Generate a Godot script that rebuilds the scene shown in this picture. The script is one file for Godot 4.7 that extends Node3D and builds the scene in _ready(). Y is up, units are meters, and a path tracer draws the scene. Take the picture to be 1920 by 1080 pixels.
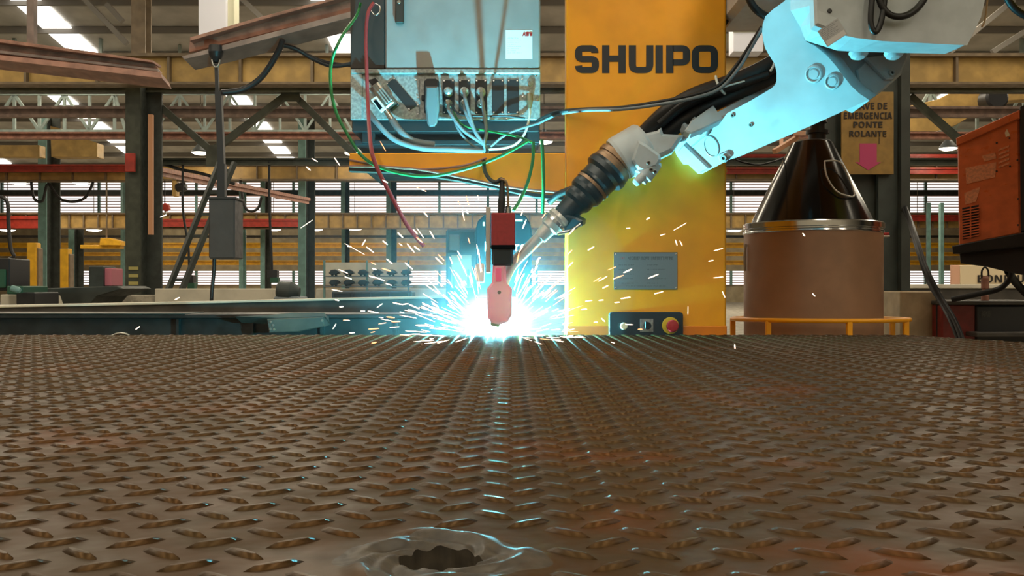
extends Node3D

const F := 1800.0      # focal length for a frame 1920 pixels wide
const EYE := 0.96      # height of the lens above the hall floor
const TOP := 0.80      # height of the tread-plate table top
var mats := {}
var taken := {}
var cache := {}
var rng := RandomNumberGenerator.new()
var tex := {}

# ---------------------------------------------------------------- helpers: places
func at(px: float, py: float, d: float) -> Vector3:
	return Vector3((px - 960.0) / F * d, EYE + (540.0 - py) / F * d, -d)

func numbered(called: String) -> String:
	taken[called] = taken.get(called, -1) + 1
	return called if taken[called] == 0 else "%s_%03d" % [called, taken[called]]

func thing(called: String, label: String, category: String, pos: Vector3, group := "") -> Node3D:
	var o := Node3D.new()
	o.name = numbered(called)
	o.position = pos
	o.set_meta("label", label)
	o.set_meta("category", category)
	if group != "":
		o.set_meta("group", group)
	add_child(o)
	return o

func structure(called: String) -> Node3D:
	var o := Node3D.new()
	o.name = called
	o.set_meta("kind", "structure")
	add_child(o)
	return o

# a part whose mesh is given round the world point w
func part(parent: Node3D, called: String, mesh: Mesh, m: Material, w: Vector3, b := Basis.IDENTITY, label := "") -> MeshInstance3D:
	var o := MeshInstance3D.new()
	o.name = called
	o.mesh = mesh
	o.set_surface_override_material(0, m)
	o.transform = parent.global_transform.affine_inverse() * Transform3D(b, w)
	if label != "":
		o.set_meta("label", label)
	parent.add_child(o, true)
	return o

# a mesh given in world coordinates
func wpart(parent: Node3D, called: String, mesh: Mesh, m: Material, label := "") -> MeshInstance3D:
	return part(parent, called, mesh, m, Vector3.ZERO, Basis.IDENTITY, label)

func solo(called: String, mesh: Mesh, m: Material, w: Vector3, b: Basis, label: String, category: String, group := "") -> MeshInstance3D:
	var o := MeshInstance3D.new()
	o.name = numbered(called)
	o.mesh = mesh
	o.set_surface_override_material(0, m)
	o.transform = Transform3D(b, w)
	o.set_meta("label", label)
	o.set_meta("category", category)
	if group != "":
		o.set_meta("group", group)
	add_child(o)
	return o

# ---------------------------------------------------------------- helpers: meshes
func tri(st: SurfaceTool, a: Vector3, b: Vector3, c: Vector3, out: Vector3) -> void:
	var n := (b - a).cross(c - a)
	if n.length_squared() < 1e-16:
		return
	if n.dot(out) < 0.0:
		n = -n
		var s := b
		b = c
		c = s
	n = n.normalized()
	for v in [a, c, b]:
		st.set_normal(n)
		st.add_vertex(v)

func quad(st: SurfaceTool, a: Vector3, b: Vector3, c: Vector3, d: Vector3, out: Vector3) -> void:
	tri(st, a, b, c, out)
	tri(st, a, c, d, out)

func start() -> SurfaceTool:
	var st := SurfaceTool.new()
	st.begin(Mesh.PRIMITIVE_TRIANGLES)
	return st

func add_box(st: SurfaceTool, c: Vector3, s: Vector3, bevel := 0.0) -> void:
	var h := s * 0.5
	var b := minf(bevel, minf(h.x, minf(h.y, h.z)) * 0.6)
	for ax in 3:
		var u := (ax + 1) % 3
		var w := (ax + 2) % 3
		for sg in [-1.0, 1.0]:
			var pts := []
			for k in [[-1, -1], [1, -1], [1, 1], [-1, 1]]:
				var p := Vector3.ZERO
				p[ax] = sg * h[ax]
				p[u] = k[0] * (h[u] - b)
				p[w] = k[1] * (h[w] - b)
				pts.append(c + p)
			var o := Vector3.ZERO
			o[ax] = sg
			quad(st, pts[0], pts[1], pts[2], pts[3], o)
	if b <= 0.0:
		return
	for ax in 3:
		var u := (ax + 1) % 3
		var w := (ax + 2) % 3
		for su in [-1.0, 1.0]:
			for sw in [-1.0, 1.0]:
				var p := []
				for k in [[-1, 0], [1, 0], [1, 1], [-1, 1]]:
					var q := Vector3.ZERO
					q[ax] = k[0] * (h[ax] - b)
					q[u] = su * (h[u] if k[1] == 0 else h[u] - b)
					q[w] = sw * (h[w] - b if k[1] == 0 else h[w])
					p.append(c + q)
				var o := Vector3.ZERO
				o[u] = su
				o[w] = sw
				quad(st, p[0], p[1], p[2], p[3], o)
	for sx in [-1.0, 1.0]:
		for sy in [-1.0, 1.0]:
			for sz in [-1.0, 1.0]:
				var o := Vector3(sx, sy, sz)
				tri(st, c + o * Vector3(h.x, h.y - b, h.z - b), c + o * Vector3(h.x - b, h.y, h.z - b), c + o * Vector3(h.x - b, h.y - b, h.z), o)

func box(s: Vector3, bevel := 0.0) -> ArrayMesh:
	var key := "b%.4f,%.4f,%.4f,%.4f" % [s.x, s.y, s.z, bevel]
	if not cache.has(key):
		var st := start()
		add_box(st, Vector3.ZERO, s, bevel)
		cache[key] = st.commit()
	return cache[key]

# polygon (x right, y up) pulled from z = 0 back to z = -depth, front edge bevelled
func prism(poly: PackedVector2Array, depth: float, bevel := 0.0) -> ArrayMesh:
	var st := start()
	add_prism(st, poly, depth, bevel)
	return st.commit()

func add_prism(st: SurfaceTool, poly: PackedVector2Array, depth: float, bevel := 0.0) -> void:
	var n := poly.size()
	var area := 0.0
	for i in n:
		area += poly[i].cross(poly[(i + 1) % n])
	var sgn := 1.0 if area > 0 else -1.0
	var inner := PackedVector2Array()
	var outn := []
	for i in n:
		var e0 := (poly[i] - poly[(i + n - 1) % n]).normalized()
		var e1 := (poly[(i + 1) % n] - poly[i]).normalized()
		var n0 := Vector2(e0.y, -e0.x) * sgn
		var n1 := Vector2(e1.y, -e1.x) * sgn
		var mi := (n0 + n1)
		var l := maxf(mi.length_squared() * 0.5, 0.35)
		mi = mi / l
		inner.append(poly[i] - mi * bevel)
		outn.append(mi)
	var idx := Geometry2D.triangulate_polygon(inner)
	if idx.is_empty():
		inner = poly
		idx = Geometry2D.triangulate_polygon(inner)
	for k in range(0, idx.size(), 3):
		var a := inner[idx[k]]
		var b := inner[idx[k + 1]]
		var c := inner[idx[k + 2]]
		tri(st, Vector3(a.x, a.y, 0), Vector3(b.x, b.y, 0), Vector3(c.x, c.y, 0), Vector3(0, 0, 1))
		tri(st, Vector3(a.x, a.y, -depth), Vector3(b.x, b.y, -depth), Vector3(c.x, c.y, -depth), Vector3(0, 0, -1))
	for i in n:
		var j := (i + 1) % n
		var e := poly[j] - poly[i]
		var o := Vector3(e.y * sgn, -e.x * sgn, 0)
		var pi := Vector3(poly[i].x, poly[i].y, 0)
		var pj := Vector3(poly[j].x, poly[j].y, 0)
		var ii := Vector3(inner[i].x, inner[i].y, 0)
		var ij := Vector3(inner[j].x, inner[j].y, 0)
		var zb := Vector3(0, 0, -bevel)
		var zd := Vector3(0, 0, -depth)
		if bevel > 0.0:
			quad(st, ii, ij, pj + zb, pi + zb, o.normalized() + Vector3(0, 0, 1))
			quad(st, pi + zb, pj + zb, pj + zd - zb, pi + zd - zb, o)
			quad(st, ii + zd, ij + zd, pj + zd - zb, pi + zd - zb, o.normalized() - Vector3(0, 0, 1))
		else:
			quad(st, pi, pj, pj + zd, pi + zd, o)

func bez(pts: Array, sub := 6, closed := false) -> Array:
	var out := []
	var n := pts.size()
	for i in (n if closed else n - 1):
		var p0: Vector3 = pts[(i + n - 1) % n] if closed or i > 0 else pts[0]
		var p1: Vector3 = pts[i]
		var p2: Vector3 = pts[(i + 1) % n]
		var p3: Vector3 = pts[(i + 2) % n] if closed or i + 2 < n else pts[n - 1]
		for k in sub:
			out.append(p1.cubic_interpolate(p2, p0, p3, float(k) / sub))
	if not closed:
		out.append(pts[n - 1])
	return out

func tube(pts: Array, r: float, sides := 8, sub := 6, closed := false, r_end := -1.0) -> ArrayMesh:
	var p := bez(pts, sub, closed)
	var st := start()
	var n := p.size()
	var up := Vector3.UP
	var rings := []
	for i in n:
		var a: Vector3 = p[(i + n - 1) % n] if closed or i > 0 else p[0]
		var b: Vector3 = p[(i + 1) % n] if closed or i < n - 1 else p[n - 1]
		var t := (b - a).normalized()
		var u := (up - t * up.dot(t))
		if u.length() < 0.05:
			u = Vector3.RIGHT - t * t.x
		u = u.normalized()
		up = u
		var w := t.cross(u)
		var rr := r if r_end < 0.0 else lerpf(r, r_end, float(i) / (n - 1))
		var ring := []
		for k in sides:
			var an := TAU * k / sides
			ring.append([u * cos(an) + w * sin(an), p[i] + (u * cos(an) + w * sin(an)) * rr])
		rings.append(ring)
	for i in (n if closed else n - 1):
		for k in sides:
			var a: Array = rings[i][k]
			var b: Array = rings[i][(k + 1) % sides]
			var c: Array = rings[(i + 1) % n][(k + 1) % sides]
			var d: Array = rings[(i + 1) % n][k]
			smooth_quad(st, a, b, c, d)
	if not closed:
		for e in [0, n - 1]:
			var c: Vector3 = p[e]
			var o: Vector3 = p[0] - p[1] if e == 0 else p[n - 1] - p[n - 2]
			for k in sides:
				tri(st, c, rings[e][k][1], rings[e][(k + 1) % sides][1], o)
	return st.commit()

# each corner is [normal, place]
func smooth_quad(st: SurfaceTool, a: Array, b: Array, c: Array, d: Array) -> void:
	for t in [[a, b, c], [a, c, d]]:
		var n: Vector3 = (t[1][1] - t[0][1]).cross(t[2][1] - t[0][1])
		var order := [0, 2, 1] if n.dot(t[0][0] + t[1][0] + t[2][0]) > 0 else [0, 1, 2]
		for k in order:
			st.set_normal(t[k][0])
			st.add_vertex(t[k][1])

# profile: list of [radius, height] from bottom to top, turned about y
func lathe(profile: Array, seg := 20, round_profile := false) -> ArrayMesh:
	var st := start()
	add_lathe(st, profile, seg, Transform3D.IDENTITY)
	return st.commit()

func add_lathe(st: SurfaceTool, profile: Array, seg: int, x: Transform3D) -> void:
	for i in profile.size() - 1:
		var r0: float = profile[i][0]
		var y0: float = profile[i][1]
		var r1: float = profile[i + 1][0]
		var y1: float = profile[i + 1][1]
		var nr := Vector2(y1 - y0, -(r1 - r0))
		if nr.length() < 1e-9:
			continue
		nr = nr.normalized()
		for k in seg:
			var c := []
			for q in [[k, r0, y0], [k + 1, r0, y0], [k + 1, r1, y1], [k, r1, y1]]:
				var an: float = TAU * q[0] / seg
				c.append([x.basis * Vector3(cos(an) * nr.x, nr.y, sin(an) * nr.x), x * Vector3(cos(an) * q[1], q[2], sin(an) * q[1])])
			smooth_quad(st, c[0], c[1], c[2], c[3])

func cap_lathe(r: float, h: float, b := 0.0) -> Array:
	return [[0.0, 0.0], [r - b, 0.0], [r, b], [r, h - b], [r - b, h], [0.0, h]]

# basis whose y axis runs along v
func along(v: Vector3) -> Basis:
	var y := v.normalized()
	var x := y.cross(Vector3(0, 0, 1))
	if x.length() < 0.01:
		x = Vector3.RIGHT
	x = x.normalized()
	return Basis(x, y, x.cross(y))

# basis whose z axis runs along n, y as far up as can be
func facing(n: Vector3) -> Basis:
	var z := n.normalized()
	var x := Vector3.UP.cross(z).normalized()
	return Basis(x, z.cross(x), z)

# where the sight line through a pixel meets the plane through o with normal n
func hit(px: float, py: float, o: Vector3, n: Vector3) -> Vector3:
	var e := Vector3(0, EYE, 0)
	var d := at(px, py, 1.0) - e
	return e + d * ((o - e).dot(n) / d.dot(n))

# a bar of a given section between two points
func bar(parent: Node3D, called: String, a: Vector3, b: Vector3, w: float, h: float, m: Material, label := "") -> MeshInstance3D:
	var l := (b - a).length()
	var z := (b - a) / l
	var x := Vector3.UP.cross(z)
	if x.length() < 0.01:
		x = Vector3.RIGHT
	x = x.normalized()
	var o := part(parent, called, box(Vector3.ONE), m, (a + b) * 0.5, Basis(x * w, z.cross(x) * h, z * l), label)
	return o

func ibeam(w: float, h: float, t: float) -> PackedVector2Array:
	var a := w * 0.5
	var b := h * 0.5
	var k := t * 0.5
	return PackedVector2Array([Vector2(-a, -b), Vector2(a, -b), Vector2(a, -b + t), Vector2(k, -b + t), Vector2(k, b - t), Vector2(a, b - t), Vector2(a, b), Vector2(-a, b), Vector2(-a, b - t), Vector2(-k, b - t), Vector2(-k, -b + t), Vector2(-a, -b + t)])

# box whose front face covers a pixel rectangle at distance d
func pbox(parent: Node3D, called: String, m: Material, x0: float, y0: float, x1: float, y1: float, d: float, depth: float, bevel := 0.0, label := "") -> MeshInstance3D:
	var a := at(x0, y1, d)
	var b := at(x1, y0, d)
	var s := Vector3(b.x - a.x, b.y - a.y, depth)
	return part(parent, called, box(s, bevel), m, (a + b) * 0.5 - Vector3(0, 0, depth * 0.5), Basis.IDENTITY, label)

# pixel outline laid on the plane (o, n) and given thickness
func pprism(parent: Node3D, called: String, m: Material, pts: Array, o: Vector3, n: Vector3, depth: float, bevel := 0.0, label := "") -> MeshInstance3D:
	var b := facing(n)
	var poly := PackedVector2Array()
	for p in pts:
		var q := hit(p[0], p[1], o, n) - o
		poly.append(Vector2(q.dot(b.x), q.dot(b.y)))
	return part(parent, called, prism(poly, depth, bevel), m, o, b, label)

func ptube(parent: Node3D, called: String, m: Material, pts: Array, r: float, sides := 8, label := "") -> MeshInstance3D:
	var w := []
	for p in pts:
		w.append(at(p[0], p[1], p[2]))
	return wpart(parent, called, tube(w, r, sides), m, label)

# a loose cable is a thing of its own
func cable(called: String, m: Material, pts: Array, r: float, label: String, category := "cable", group := "", sides := 8) -> void:
	var w := []
	var o := at(pts[0][0], pts[0][1], pts[0][2])
	for p in pts:
		w.append(at(p[0], p[1], p[2]) - o)
	solo(called, tube(w, r, sides), m, o, Basis.IDENTITY, label, category, group)

# thin sheet with its front face mapped 0..1
func sheet(w: float, h: float, t: float) -> ArrayMesh:
	var st := start()
	var a := Vector3(-w / 2, -h / 2, 0)
	var b := Vector3(w / 2, -h / 2, 0)
	var c := Vector3(w / 2, h / 2, 0)
	var d := Vector3(-w / 2, h / 2, 0)
	for k in [[a, Vector2(0, 1)], [c, Vector2(1, 0)], [b, Vector2(1, 1)], [a, Vector2(0, 1)], [d, Vector2(0, 0)], [c, Vector2(1, 0)]]:
		st.set_normal(Vector3(0, 0, 1))
		st.set_uv(k[1])
		st.add_vertex(k[0])
	var z := Vector3(0, 0, -t)
	st.set_uv(Vector2(0.01, 0.01))
	quad(st, a, b, b + z, a + z, Vector3(0, -1, 0))
	quad(st, c, d, d + z, c + z, Vector3(0, 1, 0))
	quad(st, b, c, c + z, b + z, Vector3(1, 0, 0))
	quad(st, d, a, a + z, d + z, Vector3(-1, 0, 0))
	quad(st, a + z, b + z, c + z, d + z, Vector3(0, 0, -1))
	return st.commit()

# flat ribbon letter strokes: path in the plane, given width and depth
func add_stroke(st: SurfaceTool, path: Array, wx: float, wy: float, depth: float, closed := false) -> void:
	var n := path.size()
	var lft := []
	var rgt := []
	for i in n:
		var a: Vector2 = path[(i + n - 1) % n] if closed or i > 0 else path[0]
		var b: Vector2 = path[(i + 1) % n] if closed or i < n - 1 else path[n - 1]
		var t := (b - a).normalized()
		var nn := Vector2(-t.y * wx, t.x * wy) * 0.5
		lft.append(path[i] + nn)
		rgt.append(path[i] - nn)
	for i in (n if closed else n - 1):
		var j := (i + 1) % n
		var a := Vector3(lft[i].x, lft[i].y, 0)
		var b := Vector3(lft[j].x, lft[j].y, 0)
		var c := Vector3(rgt[j].x, rgt[j].y, 0)
		var d := Vector3(rgt[i].x, rgt[i].y, 0)
		var z := Vector3(0, 0, -depth)
		var o := a - d
		quad(st, a, b, c, d, Vector3(0, 0, 1))
		quad(st, a, b, b + z, a + z, o)
		quad(st, d, c, c + z, d + z, -o)
		if not closed and i == 0:
			quad(st, a, d, d + z, a + z, a - b)
		if not closed and j == n - 1:
			quad(st, b, c, c + z, b + z, b - a)

func round_path(pts: Array, r: float, closed := false) -> Array:
	var out := []
	var n := pts.size()
	for i in n:
		if not closed and (i == 0 or i == n - 1):
			out.append(pts[i])
			continue
		var p: Vector2 = pts[i]
		var a: Vector2 = p + (pts[(i + n - 1) % n] - p).normalized() * r
		var b: Vector2 = p + (pts[(i + 1) % n] - p).normalized() * r
		for k in 7:
			var t := k / 6.0
			out.append(a.lerp(p, t).lerp(p.lerp(b, t), t))
	return out

func words(parent: Node3D, called: String, text: String, px_h: float, cx: float, cy: float, d: float, m: Material, weight := 700, squeeze := 1.0, font := "Droid Sans") -> void:
	var f := SystemFont.new()
	f.font_names = PackedStringArray([font])
	f.font_weight = weight
	var t := TextMesh.new()
	t.text = text
	t.font = f
	t.font_size = 64
	t.pixel_size = px_h / F * d / 46.0
	t.depth = 0.003
	part(parent, called, t, m, at(cx, cy, d), Basis.from_scale(Vector3(squeeze, 1, 1)))

# ---------------------------------------------------------------- helpers: materials
func noise_tex(key: String, freq: float, lo: float, hi: float, octaves := 4, kind := FastNoiseLite.TYPE_SIMPLEX_SMOOTH, stretch := false) -> NoiseTexture2D:
	if not tex.has(key):
		var n := FastNoiseLite.new()
		n.seed = 7 + tex.size()
		n.noise_type = kind
		n.frequency = freq
		n.fractal_octaves = octaves
		var t := NoiseTexture2D.new()
		t.width = 512
		t.height = 512
		t.seamless = true
		t.noise = n
		var g := Gradient.new()
		g.offsets = PackedFloat32Array([0.25, 0.75])
		g.colors = PackedColorArray([Color(lo, lo, lo), Color(hi, hi, hi)])
		t.color_ramp = g
		tex[key] = t
	return tex[key]

func mat(key: String, c: Color, rough := 0.6, metal := 0.0, grain := 0.0, scale := 1.0) -> StandardMaterial3D:
	if mats.has(key):
		return mats[key]
	var m := StandardMaterial3D.new()
	m.resource_name = key
	m.albedo_color = c
	m.roughness = rough
	m.metallic = metal
	if grain > 0.0:
		m.albedo_texture = noise_tex("grain%.2f" % grain, 0.012, 1.0 - grain, 1.0)
		m.roughness_texture = noise_tex("rough", 0.02, 0.75, 1.0)
		m.uv1_triplanar = true
		m.uv1_world_triplanar = true
		m.uv1_scale = Vector3.ONE * scale
	mats[key] = m
	return m

func glow(key: String, c: Color, e: float) -> StandardMaterial3D:
	if not mats.has(key):
		var m := StandardMaterial3D.new()
		m.resource_name = key
		m.albedo_color = Color(0.8, 0.8, 0.8)
		m.emission_enabled = true
		m.emission = c
		m.emission_energy_multiplier = e
		mats[key] = m
	return mats[key]

func printed(key: String, im: Image, rough := 0.5, metal := 0.0) -> StandardMaterial3D:
	var m := StandardMaterial3D.new()
	m.resource_name = key
	m.albedo_texture = ImageTexture.create_from_image(im)
	m.roughness = rough
	m.metallic = metal
	m.texture_repeat = false
	mats[key] = m
	return m

# rows of small marks, as unreadable fine print
func marks(im: Image, x0: int, y: int, x1: int, h: int, c: Color, seed_: int) -> void:
	var r := RandomNumberGenerator.new()
	r.seed = seed_
	var x := x0
	while x < x1:
		var w := r.randi_range(2, 5)
		for k in 3:
			if r.randf() < 0.75:
				im.fill_rect(Rect2i(x, y + k * h / 3, w, maxi(1, h / 4)), c)
		if r.randf() < 0.6:
			im.fill_rect(Rect2i(x, y, 1, h), c)
		x += w + (2 if r.randf() < 0.85 else 7)

# ---------------------------------------------------------------- the scene
func _ready() -> void:
	rng.seed = 20240611
	# camera: level, just above the tread plate
	var cam := Camera3D.new()
	cam.name = "camera"
	cam.fov = rad_to_deg(2.0 * atan(540.0 / F))
	cam.position = Vector3(0, EYE, 0)
	cam.near = 0.02
	cam.far = 300.0
	add_child(cam)
	cam.current = true
	# overcast sky, seen only through the louvres of the far wall
	var env := Environment.new()
	env.background_mode = Environment.BG_COLOR
	env.background_color = Color(1.0, 0.96, 0.94)
	env.background_energy_multiplier = 1.6
	env.tonemap_mode = Environment.TONE_MAPPER_LINEAR
	env.tonemap_exposure = 1.0
	env.sdfgi_enabled = true
	env.ssao_enabled = true
	env.ssil_enabled = true
	env.volumetric_fog_enabled = true
	env.volumetric_fog_density = 0.0
	var we := WorldEnvironment.new()
	we.name = "world_environment"
	we.environment = env
	add_child(we)
	# daylight under each strip of translucent roof sheets
	for s in STRIPS:
		skylight_strip(s[0], s[1], s[2], s[3], 52.0 if s[3] == 0 else 48.0 if s[3] == 1 else 80.0)
	# the welding arc
	var arc := OmniLight3D.new()
	arc.name = "arc_light"
	arc.position = ARC
	arc.light_color = Color(0.44, 0.92, 1.0)
	arc.light_energy = 6.2
	arc.light_size = 0.012
	arc.omni_range = 60.0
	arc.omni_attenuation = 2.0
	arc.shadow_enabled = true
	add_child(arc)

	materials()
	hall()
	welding_table()
	column()
	controller()
	robot()
	station()
	wire_drum()
	right_side()
	left_side()
	far_hall()
	cables()
	arc_and_sparks()

const ARC := Vector3(-0.058, 0.836, -3.256)
# skylight strips: x, near distance, far distance, roof bay
const STRIPS := [
	[-18.6, 10.0, 27.0, 1], [-11.5, 10.0, 27.0, 1], [-4.4, 10.0, 27.0, 1], [2.7, 10.0, 27.0, 1], [9.8, 10.0, 27.0, 1], [16.9, 10.0, 27.0, 1],
	[-11.5, -12.5, 6.0, 0], [-4.4, -12.5, 6.0, 0], [2.7, -12.5, 6.0, 0], [9.8, -12.5, 6.0, 0],
	[-23.4, 32.5, 44.5, 2], [-16.8, 32.5, 44.5, 2], [-10.2, 32.5, 44.5, 2], [-3.6, 32.5, 44.5, 2], [3.0, 32.5, 44.5, 2], [9.6, 32.5, 44.5, 2], [16.2, 32.5, 44.5, 2],
	[-20.0, 51.0, 62.0, 3], [-7.0, 51.0, 62.0, 3], [6.0, 51.0, 62.0, 3], [19.0, 51.0, 62.0, 3],
]
# roof lines: [near distance, height, far distance, height]
const BAYS := [[-14.2, 6.63, 8.0, 10.18], [8.0, 10.18, 28.0, 6.98], [31.0, 8.83, 46.0, 6.43], [49.0, 8.9, 64.3, 8.15]]

func roof_y(bay: int, d: float) -> float:
	var b: Array = BAYS[bay]
	return lerpf(b[1], b[3], (d - b[0]) / (b[2] - b[0]))

func skylight_strip(x: float, d0: float, d1: float, bay: int, energy: float) -> void:
	var a := Vector3(x, roof_y(bay, d0) - 0.22, -d0)
	var b := Vector3(x, roof_y(bay, d1) - 0.22, -d1)
	var l := AreaLight3D.new()
	l.name = "skylight_daylight"
	var y := (b - a).normalized()
	var z := Vector3.RIGHT.cross(y).normalized()
	l.transform = Transform3D(Basis(Vector3.RIGHT, y, z), (a + b) * 0.5)
	l.area_size = Vector2(0.74, (b - a).length())
	l.area_normalize_energy = true
	l.light_color = Color(1.0, 0.94, 0.82)
	l.light_energy = energy * (d1 - d0) / 17.0
	l.area_range = 120.0
	l.area_attenuation = 2.0
	l.shadow_enabled = true
	add_child(l, true)

func materials() -> void:
	mat("yellow", Color(0.98, 0.66, 0.02), 0.5, 0.0, 0.06, 0.7)
	mat("yellow_base", Color(0.92, 0.52, 0.06), 0.45, 0.0, 0.08, 0.7)
	mat("ink", Color(0.10, 0.12, 0.15), 0.5)
	mat("grey_paint", Color(0.55, 0.54, 0.54), 0.45, 0.0, 0.05, 1.0)
	mat("galvanised", Color(0.66, 0.68, 0.68), 0.42, 0.55, 0.18, 9.0)
	mat("black", Color(0.10, 0.10, 0.11), 0.45)
	mat("rubber", Color(0.06, 0.063, 0.068), 0.5)
	mat("boot", Color(0.13, 0.17, 0.19), 0.33, 0.2)
	mat("robot_paint", Color(0.71, 0.74, 0.755), 0.42, 0.0, 0.05, 2.0)
	mat("steel", Color(0.62, 0.61, 0.58), 0.32, 0.9)
	mat("pale_steel", Color(0.76, 0.74, 0.71), 0.34, 0.45)
	mat("flange_brown", Color(0.14, 0.10, 0.07), 0.8)
	mat("chrome", Color(0.8, 0.8, 0.8), 0.16, 1.0)
	mat("bronze", Color(0.52, 0.42, 0.32), 0.4, 0.6)
	mat("white", Color(0.86, 0.85, 0.83), 0.55)
	mat("tie", Color(0.85, 0.87, 0.86), 0.5)
	mat("red", Color(0.62, 0.13, 0.12), 0.45)
	mat("sensor_red", Color(0.58, 0.16, 0.17), 0.5, 0.0, 0.08, 9.0)
	mat("dark_blue", Color(0.035, 0.055, 0.07), 0.8).metallic_specular = 0.1
	mat("green_cable", Color(0.10, 0.45, 0.22), 0.5)
	mat("red_cable", Color(0.55, 0.16, 0.18), 0.5)
	mat("grey_cable", Color(0.42, 0.45, 0.47), 0.5)
	mat("cardboard", Color(0.62, 0.47, 0.36), 0.4, 0.0, 0.07, 1.4)
	mat("hood", Color(0.045, 0.042, 0.040), 0.16)
	mat("post", Color(0.20, 0.235, 0.22), 0.6, 0.0, 0.15, 1.0)
	mat("orange", Color(0.88, 0.44, 0.25), 0.36, 0.0, 0.12, 2.5)
	mat("beige", Color(0.68, 0.60, 0.47), 0.6, 0.0, 0.12, 1.5)
	mat("maroon", Color(0.50, 0.15, 0.12), 0.5, 0.0, 0.12, 2.0)
	mat("sign_yellow", Color(0.56, 0.44, 0.20), 0.5, 0.0, 0.1, 2.0)
	mat("sign_pink", Color(0.66, 0.20, 0.38), 0.5)
	mat("cream", Color(0.88, 0.80, 0.66), 0.6)
	mat("column_green", Color(0.25, 0.265, 0.215), 0.6, 0.0, 0.2, 0.5)
	mat("column_dark", Color(0.20, 0.22, 0.20), 0.65, 0.0, 0.2, 0.5)
	mat("teal", Color(0.43, 0.57, 0.55), 0.6, 0.0, 0.12, 0.4)
	mat("crane_yellow", Color(0.88, 0.66, 0.14), 0.5, 0.0, 0.1, 0.4)
	mat("girder", Color(0.75, 0.61, 0.35), 0.55, 0.0, 0.14, 0.3)
	mat("girder_edge", Color(0.48, 0.41, 0.32), 0.6, 0.0, 0.15, 0.4)
	mat("brown_steel", Color(0.56, 0.47, 0.43), 0.6, 0.0, 0.2, 0.6)
	mat("rust", Color(0.66, 0.46, 0.38), 0.6, 0.0, 0.22, 0.9)
	mat("red_beam", Color(0.66, 0.20, 0.14), 0.55, 0.0, 0.15, 0.5)
	mat("lattice", Color(0.60, 0.66, 0.64), 0.6, 0.0, 0.12, 0.5)
	mat("roof", Color(0.76, 0.75, 0.73), 0.75, 0.0, 0.12, 0.15)
	mat("purlin", Color(0.48, 0.46, 0.43), 0.7)
	mat("concrete", Color(0.60, 0.57, 0.51), 0.85, 0.0, 0.25, 0.5)
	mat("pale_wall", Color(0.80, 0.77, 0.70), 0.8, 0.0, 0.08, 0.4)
	mat("cladding", Color(0.66, 0.60, 0.48), 0.8, 0.0, 0.12, 0.2)
	mat("slat", Color(0.70, 0.58, 0.54), 0.7)
	mat("dark_steel", Color(0.15, 0.145, 0.14), 0.5, 0.3, 0.25, 1.0)
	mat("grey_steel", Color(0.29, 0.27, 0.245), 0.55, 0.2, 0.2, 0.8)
	mat("box_brown", Color(0.23, 0.215, 0.21), 0.55, 0.0, 0.08, 1.0)
	mat("machine_green", Color(0.11, 0.30, 0.22), 0.55)
	mat("pink_poster", Color(0.72, 0.40, 0.44), 0.6)
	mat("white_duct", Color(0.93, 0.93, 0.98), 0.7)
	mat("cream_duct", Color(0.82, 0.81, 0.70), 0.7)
	mat("pipe", Color(0.70, 0.50, 0.36), 0.6)
	glow("skylight", Color(1.0, 0.98, 0.94), 3.0)
	glow("lamp_glow", Color(1.0, 0.95, 0.86), 6.0)
	glow("spark_white", Color(1.0, 0.86, 0.74), 4.0)
	glow("spark_orange", Color(1.0, 0.60, 0.34), 2.6)
	glow("arc_core", Color(0.85, 0.98, 1.0), 30.0)
	# worn brown steel with rust and grey scale
	var p := StandardMaterial3D.new()
	p.resource_name = "tread_plate"
	var n := FastNoiseLite.new()
	n.seed = 3
	n.frequency = 0.006
	n.fractal_octaves = 5
	var t := NoiseTexture2D.new()
	t.width = 1024
	t.height = 1024
	t.seamless = true
	t.noise = n
	var g := Gradient.new()
	g.offsets = PackedFloat32Array([0.15, 0.38, 0.55, 0.72, 0.9])
	g.colors = PackedColorArray([Color(0.26, 0.20, 0.115), Color(0.275, 0.19, 0.098), Color(0.252, 0.194, 0.112), Color(0.30, 0.192, 0.082), Color(0.365, 0.205, 0.078)])
	t.color_ramp = g
	p.albedo_texture = t
	p.roughness = 0.62
	p.metallic_specular = 0.3
	p.roughness_texture = noise_tex("plate_rough", 0.03, 0.7, 1.0)
	p.metallic = 0.65
	p.uv1_triplanar = true
	p.uv1_world_triplanar = true
	p.uv1_scale = Vector3.ONE * 0.55
	p.heightmap_enabled = true
	p.heightmap_scale = 0.12
	p.heightmap_texture = noise_tex("plate_dents", 0.05, 0.0, 1.0, 5)
	mats["tread_plate"] = p
	# lozenge tops are rubbed bare and shine a little
	var w: StandardMaterial3D = p.duplicate()
	w.resource_name = "tread_worn"
	w.roughness = 0.5
	mats["tread_worn"] = w
	# scorched metal round the cut hole
	mat("scorched", Color(0.27, 0.24, 0.195), 0.6, 0.2, 0.35, 7.0)
	# translucent red shield of the seam sensor
	var s := StandardMaterial3D.new()
	s.resource_name = "pink_shield"
	s.albedo_color = Color(0.95, 0.04, 0.34)
	s.roughness = 0.35
	s.backlight_enabled = true
	s.backlight = Color(1.0, 1.0, 1.0)
	mats["pink_shield"] = s

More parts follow.
